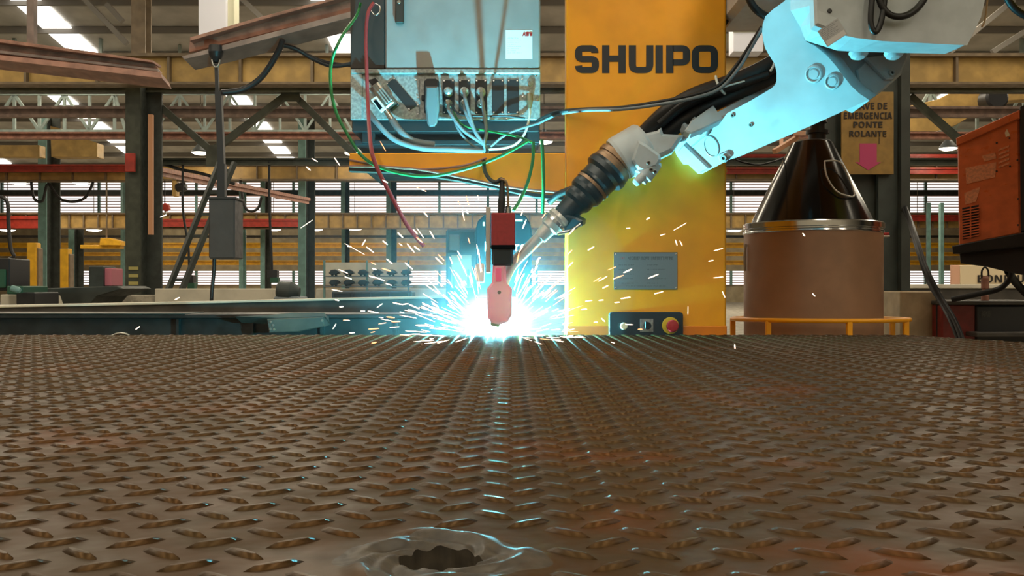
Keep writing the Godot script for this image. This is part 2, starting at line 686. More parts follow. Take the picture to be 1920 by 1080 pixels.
# ---------------------------------------------------------------- hall shell
func slope_slab(parent: Node3D, called: String, m: Material, d0: float, y0: float, d1: float, y1: float, half: float, t: float) -> void:
	var a := Vector3(0, y0, -d0)
	var b := Vector3(0, y1, -d1)
	var z := (b - a).normalized()
	var y := z.cross(Vector3.RIGHT).normalized()
	if y.y < 0:
		y = -y
	part(parent, called, box(Vector3(half * 2, t, (b - a).length() + 0.02)), m, (a + b) * 0.5 + y * t * 0.5, Basis(Vector3.RIGHT, y, Vector3.RIGHT.cross(y)))

func hall() -> void:
	var W := 38.0
	var fl := structure("floor")
	part(fl, "slab", box(Vector3(W * 2, 0.3, 79.0)), mats["concrete"], Vector3(0, -0.15, -25.0))
	var ce := structure("ceiling")
	for b in BAYS:
		slope_slab(ce, "roof_sheet", mats["roof"], b[0], b[1], b[2], b[3], W, 0.12)
	slope_slab(ce, "roof_sheet", mats["roof"], 28.0, 6.98, 31.0, 8.83, W, 0.12)
	slope_slab(ce, "roof_sheet", mats["roof"], 46.0, 6.43, 49.0, 8.9, W, 0.12)
	for k in BAYS.size():
		var d: float = BAYS[k][0] + 0.8
		while d < BAYS[k][2]:
			part(ce, "purlin", box(Vector3(W * 2, 0.16, 0.07)), mats["purlin"], Vector3(0, roof_y(k, d) - 0.09, -d))
			d += 1.55
	for s in STRIPS:
		var d: float = s[1]
		while d < s[2] - 0.5:
			var e := minf(d + 1.47, s[2])
			var a := Vector3(s[0], roof_y(s[3], d) - 0.04, -d)
			var b := Vector3(s[0], roof_y(s[3], e) - 0.04, -e)
			bar(ce, "skylight_panel", a, b, 0.74, 0.03, mats["skylight"])
			d += 1.55
	for s in [[-1.0, "wall_left"], [1.0, "wall_right"]]:
		var w := structure(s[1])
		part(w, "cladding", box(Vector3(0.3, 11.0, 79.0)), mats["cladding"], Vector3(s[0] * (W + 0.15), 5.5, -25.0))
	var wb := structure("wall_back")
	part(wb, "cladding", box(Vector3(W * 2, 7.0, 0.3)), mats["pale_wall"], Vector3(0, 3.5, 14.2))
	# far wall with two bands of louvres
	var wf := structure("wall_front")
	for r in [[0.0, 1.14], [2.10, 5.94], [8.0, 8.6]]:
		part(wf, "cladding", box(Vector3(W * 2, r[1] - r[0], 0.25)), mats["cladding"], Vector3(0, (r[0] + r[1]) * 0.5, -64.1))
	var bands := [[5.94, 8.0, 11, "window_1"], [1.14, 2.10, 6, "window_2"]]
	for b in bands:
		var wi := structure(b[3])
		var x := -34.0
		while x < 32.0:
			part(wi, "mullion", box(Vector3(0.16, b[1] - b[0], 0.2)), mats["teal"], Vector3(x, (b[0] + b[1]) * 0.5, -64.0))
			var n: int = b[2]
			var pitch: float = (b[1] - b[0]) / n
			for k in n:
				part(wi, "slat", box(Vector3(3.1, pitch * 0.36, 0.06)), mats["slat"], Vector3(x + 1.62, b[0] + pitch * (k + 0.15), -63.97))
			x += 3.24
# ---------------------------------------------------------------- tread-plate table
func lozenge_mesh() -> ArrayMesh:
	# a raised lens, 26 mm long, 9 mm wide, 2.4 mm high
	var st := start()
	var n := 10
	var base := []
	for k in n:
		var an := TAU * k / n
		var c := cos(an)
		var s := sin(an)
		base.append(Vector3(0.0185 * signf(c) * pow(absf(c), 1.15), 0.0, 0.0043 * s))
	for k in n:
		var a: Vector3 = base[k]
		var b: Vector3 = base[(k + 1) % n]
		var a2 := Vector3(a.x * 0.62, 0.0027, a.z * 0.45)
		var b2 := Vector3(b.x * 0.62, 0.0027, b.z * 0.45)
		var na := Vector3(a.x * 0.4, 0.0028, a.z * 1.4).normalized()
		var nb := Vector3(b.x * 0.4, 0.0028, b.z * 1.4).normalized()
		smooth_quad(st, [na, a], [nb, b], [(nb + Vector3.UP).normalized(), b2], [(na + Vector3.UP).normalized(), a2])
		tri(st, Vector3(0, 0.0029, 0), a2, b2, Vector3.UP)
	return st.commit()

const HOLE := Vector2(-0.042, -0.566)
const HOLE_R := 0.024

func rim_height(p: Vector2) -> float:
	var r := p.length()
	var a := atan2(p.y, p.x)
	var wob := 1.0 + 0.22 * sin(a * 3.0 + 0.7) + 0.12 * sin(a * 7.0 + 2.0)
	var t := (r - HOLE_R) / (0.040 * wob)
	if t > 1.0:
		return 0.0
	var h := 0.0046 * sin(PI * clampf(t, 0, 1)) * (0.75 + 0.35 * sin(a * 5.0 + r * 160.0))
	h -= 0.0020 * clampf(1.0 - absf(t - 0.35) * 5.0, 0, 1)
	h += 0.0012 * sin(r * 420.0 + a * 9.0) * (1.0 - t)
	return h

func welding_table() -> void:
	var t := thing("welding_table", "large brown steel table of raised tread plate with a burnt hole, filling the foreground", "table", Vector3(0, 0, -1.4))
	var pm: Material = mats["tread_plate"]
	# the sheet, with a square left open for the burnt hole
	var st := start()
	var q := 0.085
	var hx := HOLE.x
	var hz := HOLE.y
	var cor := [Vector2(-2.3, -3.256), Vector2(1.34, -3.256), Vector2(1.92, -1.75), Vector2(1.92, 0.7), Vector2(-2.3, 0.7)]
	var sq := [Vector2(hx - q, hz - q), Vector2(hx + q, hz - q), Vector2(hx + q, hz + q), Vector2(hx - q, hz + q)]
	for k in [[cor[0], cor[1], sq[1], sq[0]], [cor[1], cor[2], cor[2], sq[1]], [cor[2], cor[3], sq[2], sq[1]], [cor[3], cor[4], sq[3], sq[2]], [cor[4], cor[0], sq[0], sq[3]]]:
		quad(st, Vector3(k[0].x, TOP, k[0].y), Vector3(k[1].x, TOP, k[1].y), Vector3(k[2].x, TOP, k[2].y), Vector3(k[3].x, TOP, k[3].y), Vector3.UP)
	for i in 5:
		var a: Vector2 = cor[i]
		var b: Vector2 = cor[(i + 1) % 5]
		var e := b - a
		quad(st, Vector3(a.x, TOP, a.y), Vector3(b.x, TOP, b.y), Vector3(b.x, TOP - 0.014, b.y), Vector3(a.x, TOP - 0.014, a.y), Vector3(e.y, 0, -e.x))
	wpart(t, "tread_sheet", st.commit(), pm)
	# patch with the torch-cut hole and its molten rim
	var sc := start()
	var rings := 26
	var seg := 72
	var grid := []
	for i in rings + 1:
		var row := []
		for k in seg:
			var an := TAU * k / seg
			var d := Vector2(cos(an), sin(an))
			var edge := q / maxf(absf(d.x), absf(d.y))
			var ragged := HOLE_R * (1.0 + 0.07 * sin(an * 3.0) + 0.04 * sin(an * 8.0 + 1.0))
			var burnt := 0.058 + 0.006 * sin(an * 4.0 + 1.0) + 0.003 * sin(an * 9.0)
			var r := lerpf(ragged, burnt, i / 16.0) if i <= 16 else lerpf(burnt, edge, (i - 16) / float(rings - 16))
			var p := d * r
			row.append(Vector3(hx + p.x, TOP + (rim_height(p) if i < rings else 0.0), hz + p.y))
		grid.append(row)
	var norm := func(i: int, k: int) -> Vector3:
		var u: Vector3 = grid[mini(i + 1, rings)][k] - grid[maxi(i - 1, 0)][k]
		var w: Vector3 = grid[i][(k + 1) % seg] - grid[i][(k + seg - 1) % seg]
		var n := u.cross(w).normalized()
		return n if n.y > 0 else -n
	var inner := start()
	var outer := start()
	for i in rings:
		for k in seg:
			var j := (k + 1) % seg
			smooth_quad(inner if i < 16 else outer, [norm.call(i, k), grid[i][k]], [norm.call(i, j), grid[i][j]], [norm.call(i + 1, j), grid[i + 1][j]], [norm.call(i + 1, k), grid[i + 1][k]])
	for k in seg:
		var j := (k + 1) % seg
		var a: Vector3 = grid[0][k]
		var b: Vector3 = grid[0][j]
		var d := Vector3(0, -0.016, 0)
		quad(inner, a, b, b + d, a + d, Vector3(hx, TOP, hz) - a)
	wpart(t, "hole_rim", inner.commit(), mats["scorched"], "rough melted rim of the burnt hole")
	wpart(t, "hole_surround", outer.commit(), pm)
	# frame and legs under the sheet
	part(t, "side_rail", box(Vector3(0.08, 0.12, 3.7), 0.005), mats["dark_steel"], Vector3(-2.1, TOP - 0.075, -1.35))
	part(t, "side_rail", box(Vector3(0.08, 0.12, 3.0), 0.005), mats["dark_steel"], Vector3(1.3, TOP - 0.075, -1.0))
	for z in [-3.1, -2.0, -1.0, 0.3]:
		part(t, "cross_rail", box(Vector3(3.3, 0.12, 0.08), 0.005), mats["dark_steel"], Vector3(-0.4, TOP - 0.075, z))
	for x in [-2.1, 1.25]:
		for z in [-3.0, 0.4]:
			part(t, "leg", box(Vector3(0.1, TOP - 0.135, 0.1), 0.005), mats["dark_steel"], Vector3(x, (TOP - 0.135) * 0.5, z))
	# raised lozenges: the nearest ones single, the rest together
	var lm := lozenge_mesh()
	var pitch := 0.0492
	var all := []
	for i in range(-46, 39):
		for j in range(-2, 66):
			for k in 2:
				var x := (i + 0.5 * k) * pitch + 0.011
				var z := -(j + 0.5 * k) * pitch - 0.01
				if x < -2.28 or x > 1.32 + maxf(0.0, minf(0.56, (z + 3.27) * 0.38)) or z < -3.25 or z > 0.6:
					continue
				if Vector2(x - hx, z - hz).length() < 0.072:
					continue
				all.append([x, z, k])
	var seen := []
	var rest := []
	for a in all:
		var d: float = -a[1]
		if d > 0.27 and d < 1.0 and absf(a[0]) < d * 0.56:
			seen.append(a)
		else:
			rest.append(a)
	seen.sort_custom(func(a, b): return a[1] > b[1])
	while seen.size() > 300:
		rest.append(seen.pop_back())
	for a in seen:
		var an := 0.62 if a[2] == 0 else -0.62
		part(t, "lozenge", lm, mats["tread_worn"], Vector3(a[0], TOP, a[1]), Basis(Vector3.UP, an))
	var mm := MultiMesh.new()
	mm.transform_format = MultiMesh.TRANSFORM_3D
	mm.mesh = lm
	mm.instance_count = rest.size()
	for i in rest.size():
		var a: Array = rest[i]
		mm.set_instance_transform(i, Transform3D(Basis(Vector3.UP, 0.62 if a[2] == 0 else -0.62), Vector3(a[0], TOP, a[1]) - t.position))
	var mi := MultiMeshInstance3D.new()
	mi.name = "lozenges"
	mi.multimesh = mm
	mi.material_override = mats["tread_worn"]
	mi.set_meta("kind", "stuff")
	t.add_child(mi)
# ---------------------------------------------------------------- yellow column
func column() -> void:
	var D := 3.262
	var c := at(1212, 628, D)
	var t := thing("lift_column", "tall yellow machine column with black lettering and a small control panel", "column", Vector3(c.x, 0, -D - 0.28))
	var a := at(1062, 610, D)
	var b := at(1362, 610, D)
	part(t, "body", box(Vector3(b.x - a.x, 3.4, 0.10), 0.006), mats["yellow"], Vector3(c.x, 1.7 + 0.02, -D - 0.05))
	part(t, "rear_body", box(Vector3(b.x - a.x - 0.09, 3.4, 0.46), 0.006), mats["yellow"], Vector3(c.x, 1.7 + 0.02, -D - 0.33))
	part(t, "base_band", box(Vector3(b.x - a.x + 0.004, a.y, 0.104), 0.004), mats["yellow_base"], Vector3(c.x, a.y * 0.5, -D - 0.05))
	# lettering
	var H := 52.0
	var sv := 13.5
	var sh := 11.5
	var k := D / F
	var y0 := sh * 0.5
	var y1 := H - sh * 0.5
	var ym := H * 0.52
	var L := []
	L.append([1078, 46, [round_path([Vector2(sv * 0.5, 13), Vector2(sv * 0.5, y0), Vector2(45 - sv * 0.5, y0), Vector2(45 - sv * 0.5, ym - 1), Vector2(sv * 0.5, ym - 1), Vector2(sv * 0.5, y1), Vector2(44 - sv * 0.5, y1), Vector2(44 - sv * 0.5, H - 14)], 8.0)], []])
	L.append([1129, 45, [[Vector2(sv * 0.5, 0), Vector2(sv * 0.5, H)], [Vector2(44 - sv * 0.5, 0), Vector2(44 - sv * 0.5, H)], [Vector2(sv, ym), Vector2(44 - sv, ym)]], []])
	L.append([1179, 46, [round_path([Vector2(sv * 0.5, H), Vector2(sv * 0.5, y0), Vector2(46 - sv * 0.5, y0), Vector2(46 - sv * 0.5, H)], 10.0)], []])
	L.append([1230, 12, [[Vector2(5.8, 0), Vector2(5.8, H)]], []])
	L.append([1249, 45, [[Vector2(sv * 0.5, 0), Vector2(sv * 0.5, H)], round_path([Vector2(sv * 0.9, y1), Vector2(45 - sv * 0.5, y1), Vector2(45 - sv * 0.5, 20), Vector2(sv * 0.9, 20)], 9.0)], []])
	L.append([1297, 49, [], round_path([Vector2(sv * 0.5, y0), Vector2(49 - sv * 0.5, y0), Vector2(49 - sv * 0.5, y1), Vector2(sv * 0.5, y1)], 11.0, true)])
	for l in L:
		var st := start()
		for path in l[2]:
			var p := []
			for v in path:
				p.append(v * k)
			add_stroke(st, p, sv * k, sh * k, 0.003)
		if l[3].size():
			var p := []
			for v in l[3]:
				p.append(v * k)
			add_stroke(st, p, sv * k, sh * k, 0.003, true)
		part(t, "letter", st.commit(), mats["ink"], at(l[0], 137, D) + Vector3(0, 0, 0.002))
	# maker's plate
	var im := Image.create_empty(480, 280, false, Image.FORMAT_RGB8)
	im.fill(Color(0.47, 0.52, 0.55))
	im.fill_rect(Rect2i(0, 0, 480, 4), Color(0.3, 0.33, 0.36))
	im.fill_rect(Rect2i(0, 276, 480, 4), Color(0.3, 0.33, 0.36))
	im.fill_rect(Rect2i(0, 0, 4, 280), Color(0.3, 0.33, 0.36))
	im.fill_rect(Rect2i(476, 0, 4, 280), Color(0.3, 0.33, 0.36))
	marks(im, 52, 34, 84, 20, Color(0.7, 0.2, 0.25), 5)
	marks(im, 108, 32, 440, 26, Color(0.24, 0.27, 0.29), 6)
	for r in 5:
		marks(im, 36, 92 + r * 34, 150, 8, Color(0.34, 0.38, 0.40), 10 + r)
		marks(im, 250, 92 + r * 34, 330 + (r % 2) * 60, 8, Color(0.34, 0.38, 0.40), 20 + r)
	marks(im, 90, 250, 390, 8, Color(0.36, 0.40, 0.42), 31)
	var pa := at(1151, 543, D)
	var pb := at(1270, 473, D)
	var plate := part(t, "maker_plate", sheet(pb.x - pa.x, pb.y - pa.y, 0.003), printed("maker_plate", im, 0.42, 0.4), (pa + pb) * 0.5 + Vector3(0, 0, 0.0035), Basis.IDENTITY, "grey metal plate with fine print")
	for p in [[1154, 477], [1267, 477], [1154, 540], [1267, 540]]:
		part(plate, "rivet", lathe([[0.0035, 0.0], [0.003, 0.0015], [0.0, 0.002]], 10), mats["chrome"], at(p[0], p[1], D) + Vector3(0, 0, 0.0035), Basis(Vector3.RIGHT, PI / 2))
	# control panel
	var poly := []
	for p in [[1142, 632], [1142, 590], [1144, 586.5], [1148, 585], [1275, 585], [1279, 586.5], [1281, 590], [1281, 632]]:
		poly.append(p)
	var panel := pprism(t, "control_panel", mats["ink"], poly, at(1212, 605, D) + Vector3(0, 0, 0.02), Vector3(0, 0, 1), 0.024, 0.002, "black panel with buttons")
	var face := Vector3(0, 0, 0.0205)
	var rx := Basis(Vector3.RIGHT, PI / 2)
	part(panel, "push_button", lathe(cap_lathe(0.0125, 0.01, 0.003), 20), mat("button_white", Color(0.93, 0.93, 0.80), 0.4), at(1168, 611, D) + face, rx, "white push button")
	var kp := pbox(panel, "switch_plate", mats["galvanised"], 1200, 598, 1225, 622, D - 0.022, 0.003, 0.0005)
	part(panel, "selector_switch", lathe(cap_lathe(0.0125, 0.014, 0.003), 20), mats["black"], at(1212, 610, D) + face, rx)
	pbox(panel, "switch_lever", mats["ink"], 1210, 603, 1214, 617, D - 0.046, 0.014, 0.001)
	part(panel, "emergency_collar", lathe(cap_lathe(0.0285, 0.004, 0.001), 28), mat("collar", Color(0.85, 0.72, 0.12), 0.45), at(1255, 610, D) + face, rx, "yellow collar of the emergency stop")
	part(panel, "emergency_button", lathe([[0.012, 0.0], [0.012, 0.014], [0.02, 0.017], [0.021, 0.024], [0.017, 0.029], [0.0, 0.031]], 28), mat("mushroom", Color(0.66, 0.12, 0.13), 0.4), at(1257, 610.5, D) + face, rx, "red mushroom button")
	# bracket that carries the controller cabinet
	var o := at(860, 300, 3.272)
	var pts := [[655, 287], [1060, 287], [1060, 373], [1000, 366], [930, 350], [860, 336], [770, 322], [655, 318]]
	var br := thing("cantilever_bracket", "yellow cantilever bracket under the controller cabinet, fixed to the lettered column", "bracket", at(860, 372, 3.5))
	pprism(br, "web_plate", mats["yellow"], pts, o, Vector3(0, 0, 1), 0.03, 0.003)
	var x0 := at(655, 287, 3.272)
	var x1 := at(1058, 287, 3.272)
	part(br, "support_plate", box(Vector3(x1.x - x0.x, 0.014, 0.28), 0.002), mats["dark_steel"], Vector3((x0.x + x1.x) * 0.5, x0.y + 0.004, -3.95))
	for sx in [x0.x + 0.012, x1.x - 0.012]:
		part(br, "side_arm", box(Vector3(0.022, 0.02, 0.80), 0.002), mats["dark_steel"], Vector3(sx, x0.y - 0.013, -3.68))
	var low := [[655, 318], [770, 322], [860, 336], [930, 350], [1000, 366], [1060, 373]]
	for i in low.size() - 1:
		var a1 := at(low[i][0], low[i][1], 3.272)
		var b1 := at(low[i + 1][0], low[i + 1][1], 3.272)
		bar(br, "bottom_flange", a1 + Vector3(0, 0, -0.012), b1 + Vector3(0, 0, -0.012), 0.05, 0.012, mats["flange_brown"])
# ---------------------------------------------------------------- robot controller cabinet
func controller() -> void:
	var D := 3.75
	var k := D / F
	var base := at(835, 285, D)
	var t := thing("robot_controller", "pale grey robot controller cabinet with a panel of plugs, on the yellow bracket", "cabinet", Vector3(base.x, base.y, -D - 0.2))
	pbox(t, "housing", mats["black"], 659, -160, 1011, 226, D + 0.012, 0.36, 0.004)
	var door := pbox(t, "door", mats["grey_paint"], 722, -160, 1013, 129, D - 0.012, 0.026, 0.006, "pale grey door")
	pbox(t, "side_cover", mat("cover_dark", Color(0.17, 0.15, 0.145), 0.55), 657, -160, 721, 129, D - 0.006, 0.02, 0.003, "dark cover beside the door")
	var hd := pbox(door, "handle", mat("handle", Color(0.16, 0.14, 0.13), 0.5), 741, -60, 757, 43, D - 0.03, 0.02, 0.004)
	part(door, "lock", lathe(cap_lathe(0.007, 0.004, 0.001), 14), mats["steel"], at(748, 4, D - 0.031), Basis(Vector3.RIGHT, PI / 2))
	# printed sheet on the door
	var im := Image.create_empty(200, 220, false, Image.FORMAT_RGB8)
	im.fill(Color(0.88, 0.90, 0.93))
	im.fill_rect(Rect2i(148, 14, 38, 14), Color(0.72, 0.35, 0.38))
	marks(im, 14, 58, 92, 6, Color(0.35, 0.36, 0.38), 41)
	for r in 7:
		marks(im, 14, 76 + r * 16, 120 - (r % 3) * 22, 4, Color(0.58, 0.60, 0.63), 42 + r)
	var a := at(948, 112, D)
	var b := at(998, 58, D)
	part(door, "notice", sheet(b.x - a.x, b.y - a.y, 0.001), printed("notice", im, 0.6), (a + b) * 0.5 + Vector3(0, 0, 0.0135), Basis.IDENTITY, "white printed notice")
	words(door, "notice_lettering", "ABB", 7.0, 989, 64.5, D - 0.0142, mat("logo_red", Color(0.68, 0.12, 0.14), 0.5))
	# panel of plugs
	var p := pbox(t, "connector_panel", mats["galvanised"], 657, 137, 1013, 224, D, 0.02, 0.002, "galvanised panel with plug openings")
	pbox(t, "top_lip", mats["galvanised"], 657, 129, 1013, 138, D - 0.016, 0.03, 0.003)
	pbox(p, "left_flange", mats["galvanised"], 657, 138, 679, 224, D - 0.010, 0.012, 0.002)
	pbox(t, "base_tray", mats["black"], 660, 226, 1011, 247, D + 0.03, 0.30, 0.003)
	pbox(t, "base_tray", mats["black"], 664, 262, 1008, 272, D + 0.06, 0.26, 0.003)
	for x in [690, 1000]:
		part(t, "foot_pad", lathe(cap_lathe(0.035, 0.012, 0.003), 18), mats["white"], Vector3(at(x, 0, D + 0.12).x, at(0, 287, 3.272).y + 0.011, -D - 0.12))
		part(t, "foot", box(Vector3(0.05, 0.05, 0.05), 0.006), mats["black"], Vector3(at(x, 0, D + 0.12).x, at(0, 287, 3.272).y + 0.048, -D - 0.12))
		pbox(t, "support_leg", mats["black"], x - 12, 226, x + 12, 268, D + 0.05, 0.2, 0.003)
	# blank plates
	for x in [934, 962]:
		pbox(p, "blank_plate", mats["black"], x - 12, 149, x + 11, 213, D - 0.004, 0.006, 0.001)
	pprism(p, "blank_plate", mats["black"], [[739, 146], [783, 197], [767, 207], [725, 157]], at(755, 176, D - 0.005), Vector3(0, 0, 1), 0.006, 0.001)
	# three plates with two round glands each
	var rx := Basis(Vector3.RIGHT, PI / 2)
	for x in [841, 871, 902]:
		pbox(p, "socket_plate", mats["black"], x - 11, 150, x + 11, 214, D - 0.004, 0.006, 0.001)
		for y in [[174, 9.0], [196, 8.0]]:
			part(p, "cable_gland", lathe([[y[1] * k, 0.0], [y[1] * k, 0.018], [y[1] * 0.8 * k, 0.022], [y[1] * 0.8 * k, 0.04], [y[1] * 0.45 * k, 0.045], [0.0, 0.045]], 14), mats["galvanised"] if y[1] > 8.5 else mats["steel"], at(x, y[0], D - 0.004), rx)
	# hooded plugs
	var g := mat("plug_grey", Color(0.36, 0.37, 0.38), 0.55)
	pprism(p, "hooded_plug", mats["black"], [[795, 152], [800, 147], [817, 147], [823, 152], [823, 210], [795, 210]], at(809, 180, D - 0.03), Vector3(0, 0, 1), 0.03, 0.004)
	pprism(p, "hooded_plug", g, [[798, 162], [821, 162], [823, 200], [819, 232], [814, 238], [805, 238], [801, 232], [797, 200]], at(809, 200, D - 0.075), Vector3(0, -0.15, 1), 0.05, 0.006)
	pbox(p, "plug_latch", mats["black"], 790, 178, 797, 188, D - 0.03, 0.02, 0.002)
	pprism(p, "angled_plug", mats["black"], [[690, 150], [704, 146], [748, 196], [735, 208]], at(718, 176, D - 0.012), Vector3(0, 0, 1), 0.014, 0.002)
	pprism(p, "angled_plug", mats["steel"], [[690, 165], [707, 153], [738, 192], [724, 204], [712, 196]], at(714, 178, D - 0.06), Vector3(-0.2, -0.1, 1), 0.048, 0.006)
	for i in 3:
		pprism(p, "plug_rib", mats["galvanised"], [[706 + i * 4, 172 - i * 3], [708 + i * 4, 170 - i * 3], [726 + i * 4, 193 - i * 3], [724 + i * 4, 195 - i * 3]], at(714, 180, D - 0.075), Vector3(-0.2, -0.1, 1), 0.016, 0.001)
	pprism(p, "plug_tag", mats["white"], [[695, 187], [705, 180], [723, 203], [714, 211]], at(709, 195, D - 0.085), Vector3(-0.2, -0.1, 1), 0.012, 0.001)
	pprism(p, "plug_tag", mats["dark_blue"], [[700, 190], [705, 186], [717, 202], [712, 206]], at(709, 195, D - 0.087), Vector3(-0.2, -0.1, 1), 0.004)
	var pa := at(722, 205, D - 0.05)
	var pb := at(736, 226, D - 0.05)
	part(p, "plug_collar", lathe(cap_lathe(0.011, (pb - pa).length(), 0.002), 14), mats["chrome"], pa, along(pb - pa))
	part(p, "round_plug", lathe([[0.012, 0.0], [0.013, 0.008], [0.013, 0.03], [0.009, 0.05], [0.005, 0.06], [0.0, 0.06]], 16), mats["bronze"], at(993, 176, D - 0.03), along(Vector3(0, -1, 0.15)))
	part(p, "round_port", lathe(cap_lathe(0.011, 0.006, 0.002), 18), mats["galvanised"], at(993, 156, D), rx)
	# screws
	var sc := lathe([[0.0038, 0.0], [0.0034, 0.002], [0.0, 0.0026]], 8)
	for s in [[780, 150], [784, 183], [783, 214], [979, 149], [980, 181], [980, 214], [676, 179], [672, 201], [836, 137.5], [936, 139], [1005, 142], [1008, 188], [950, 223], [704, 148], [739, 148], [783, 197], [767, 205], [726, 157], [745, 197]]:
		part(p, "screw", sc, mats["chrome"], at(s[0], s[1], D - 0.006), rx)
	for x in [841, 871, 902, 934, 962]:
		for s in [[-8, 152], [8, 152], [-8, 211], [8, 211]]:
			part(p, "screw", sc, mats["chrome"], at(x + s[0], s[1], D - 0.005), rx)
	for s in [[782, 150, 787, 213]]:
		pbox(p, "hinge_rod", mats["grey_cable"], 785.5, 150, 787, 213, D - 0.003, 0.004)
# ---------------------------------------------------------------- welding robot
# closed rings of equal length joined into one skin
func loft(rings: Array, cap_front := true, cap_back := true) -> ArrayMesh:
	var st := start()
	var n: int = rings[0].size()
	var mid := Vector3.ZERO
	var cnt := 0
	for r in rings:
		for v in r:
			mid += v
			cnt += 1
	mid /= cnt
	for i in rings.size() - 1:
		for k in n:
			var j := (k + 1) % n
			var c: Vector3 = (rings[i][k] + rings[i][j] + rings[i + 1][j] + rings[i + 1][k]) * 0.25
			quad(st, rings[i][k], rings[i][j], rings[i + 1][j], rings[i + 1][k], c - mid)
	for e in ([0] if cap_front else []) + ([rings.size() - 1] if cap_back else []):
		var p2 := PackedVector2Array()
		for v in rings[e]:
			p2.append(Vector2(v.x, v.y))
		var idx := Geometry2D.triangulate_polygon(p2)
		for q in range(0, idx.size(), 3):
			tri(st, rings[e][idx[q]], rings[e][idx[q + 1]], rings[e][idx[q + 2]], Vector3(0, 0, 1 if e == 0 else -1))
	return st.commit()

func ring_at(pts: Array, d: float) -> Array:
	var out := []
	for p in pts:
		out.append(at(p[0], p[1], d))
	return out

# turned body along the line from pixel a to pixel b; profile lists [share of length, radius in pixels]
func turned(parent: Node3D, called: String, m: Material, a: Vector3, b: Vector3, profile: Array, seg := 28, label := "") -> void:
	var l := (b - a).length()
	var k := absf(a.z) / F
	var pr := []
	for p in profile:
		pr.append([p[1] * k, p[0] * l])
	part(parent, called, lathe(pr, seg), m, a, along(b - a), label)

func bolt(parent: Node3D, w: Vector3, n: Vector3, r: float, m: Material, dark: Material) -> void:
	var head := part(parent, "bolt", lathe([[r, 0.0], [r, r * 0.45], [r * 0.85, r * 0.6], [r * 0.5, r * 0.6], [r * 0.42, r * 0.25], [0.0, r * 0.25]], 16), m, w, along(n))
	part(head, "bolt_socket", lathe([[r * 0.45, 0.0], [r * 0.45, r * 0.28], [0.0, r * 0.28]], 6), dark, w, along(n))

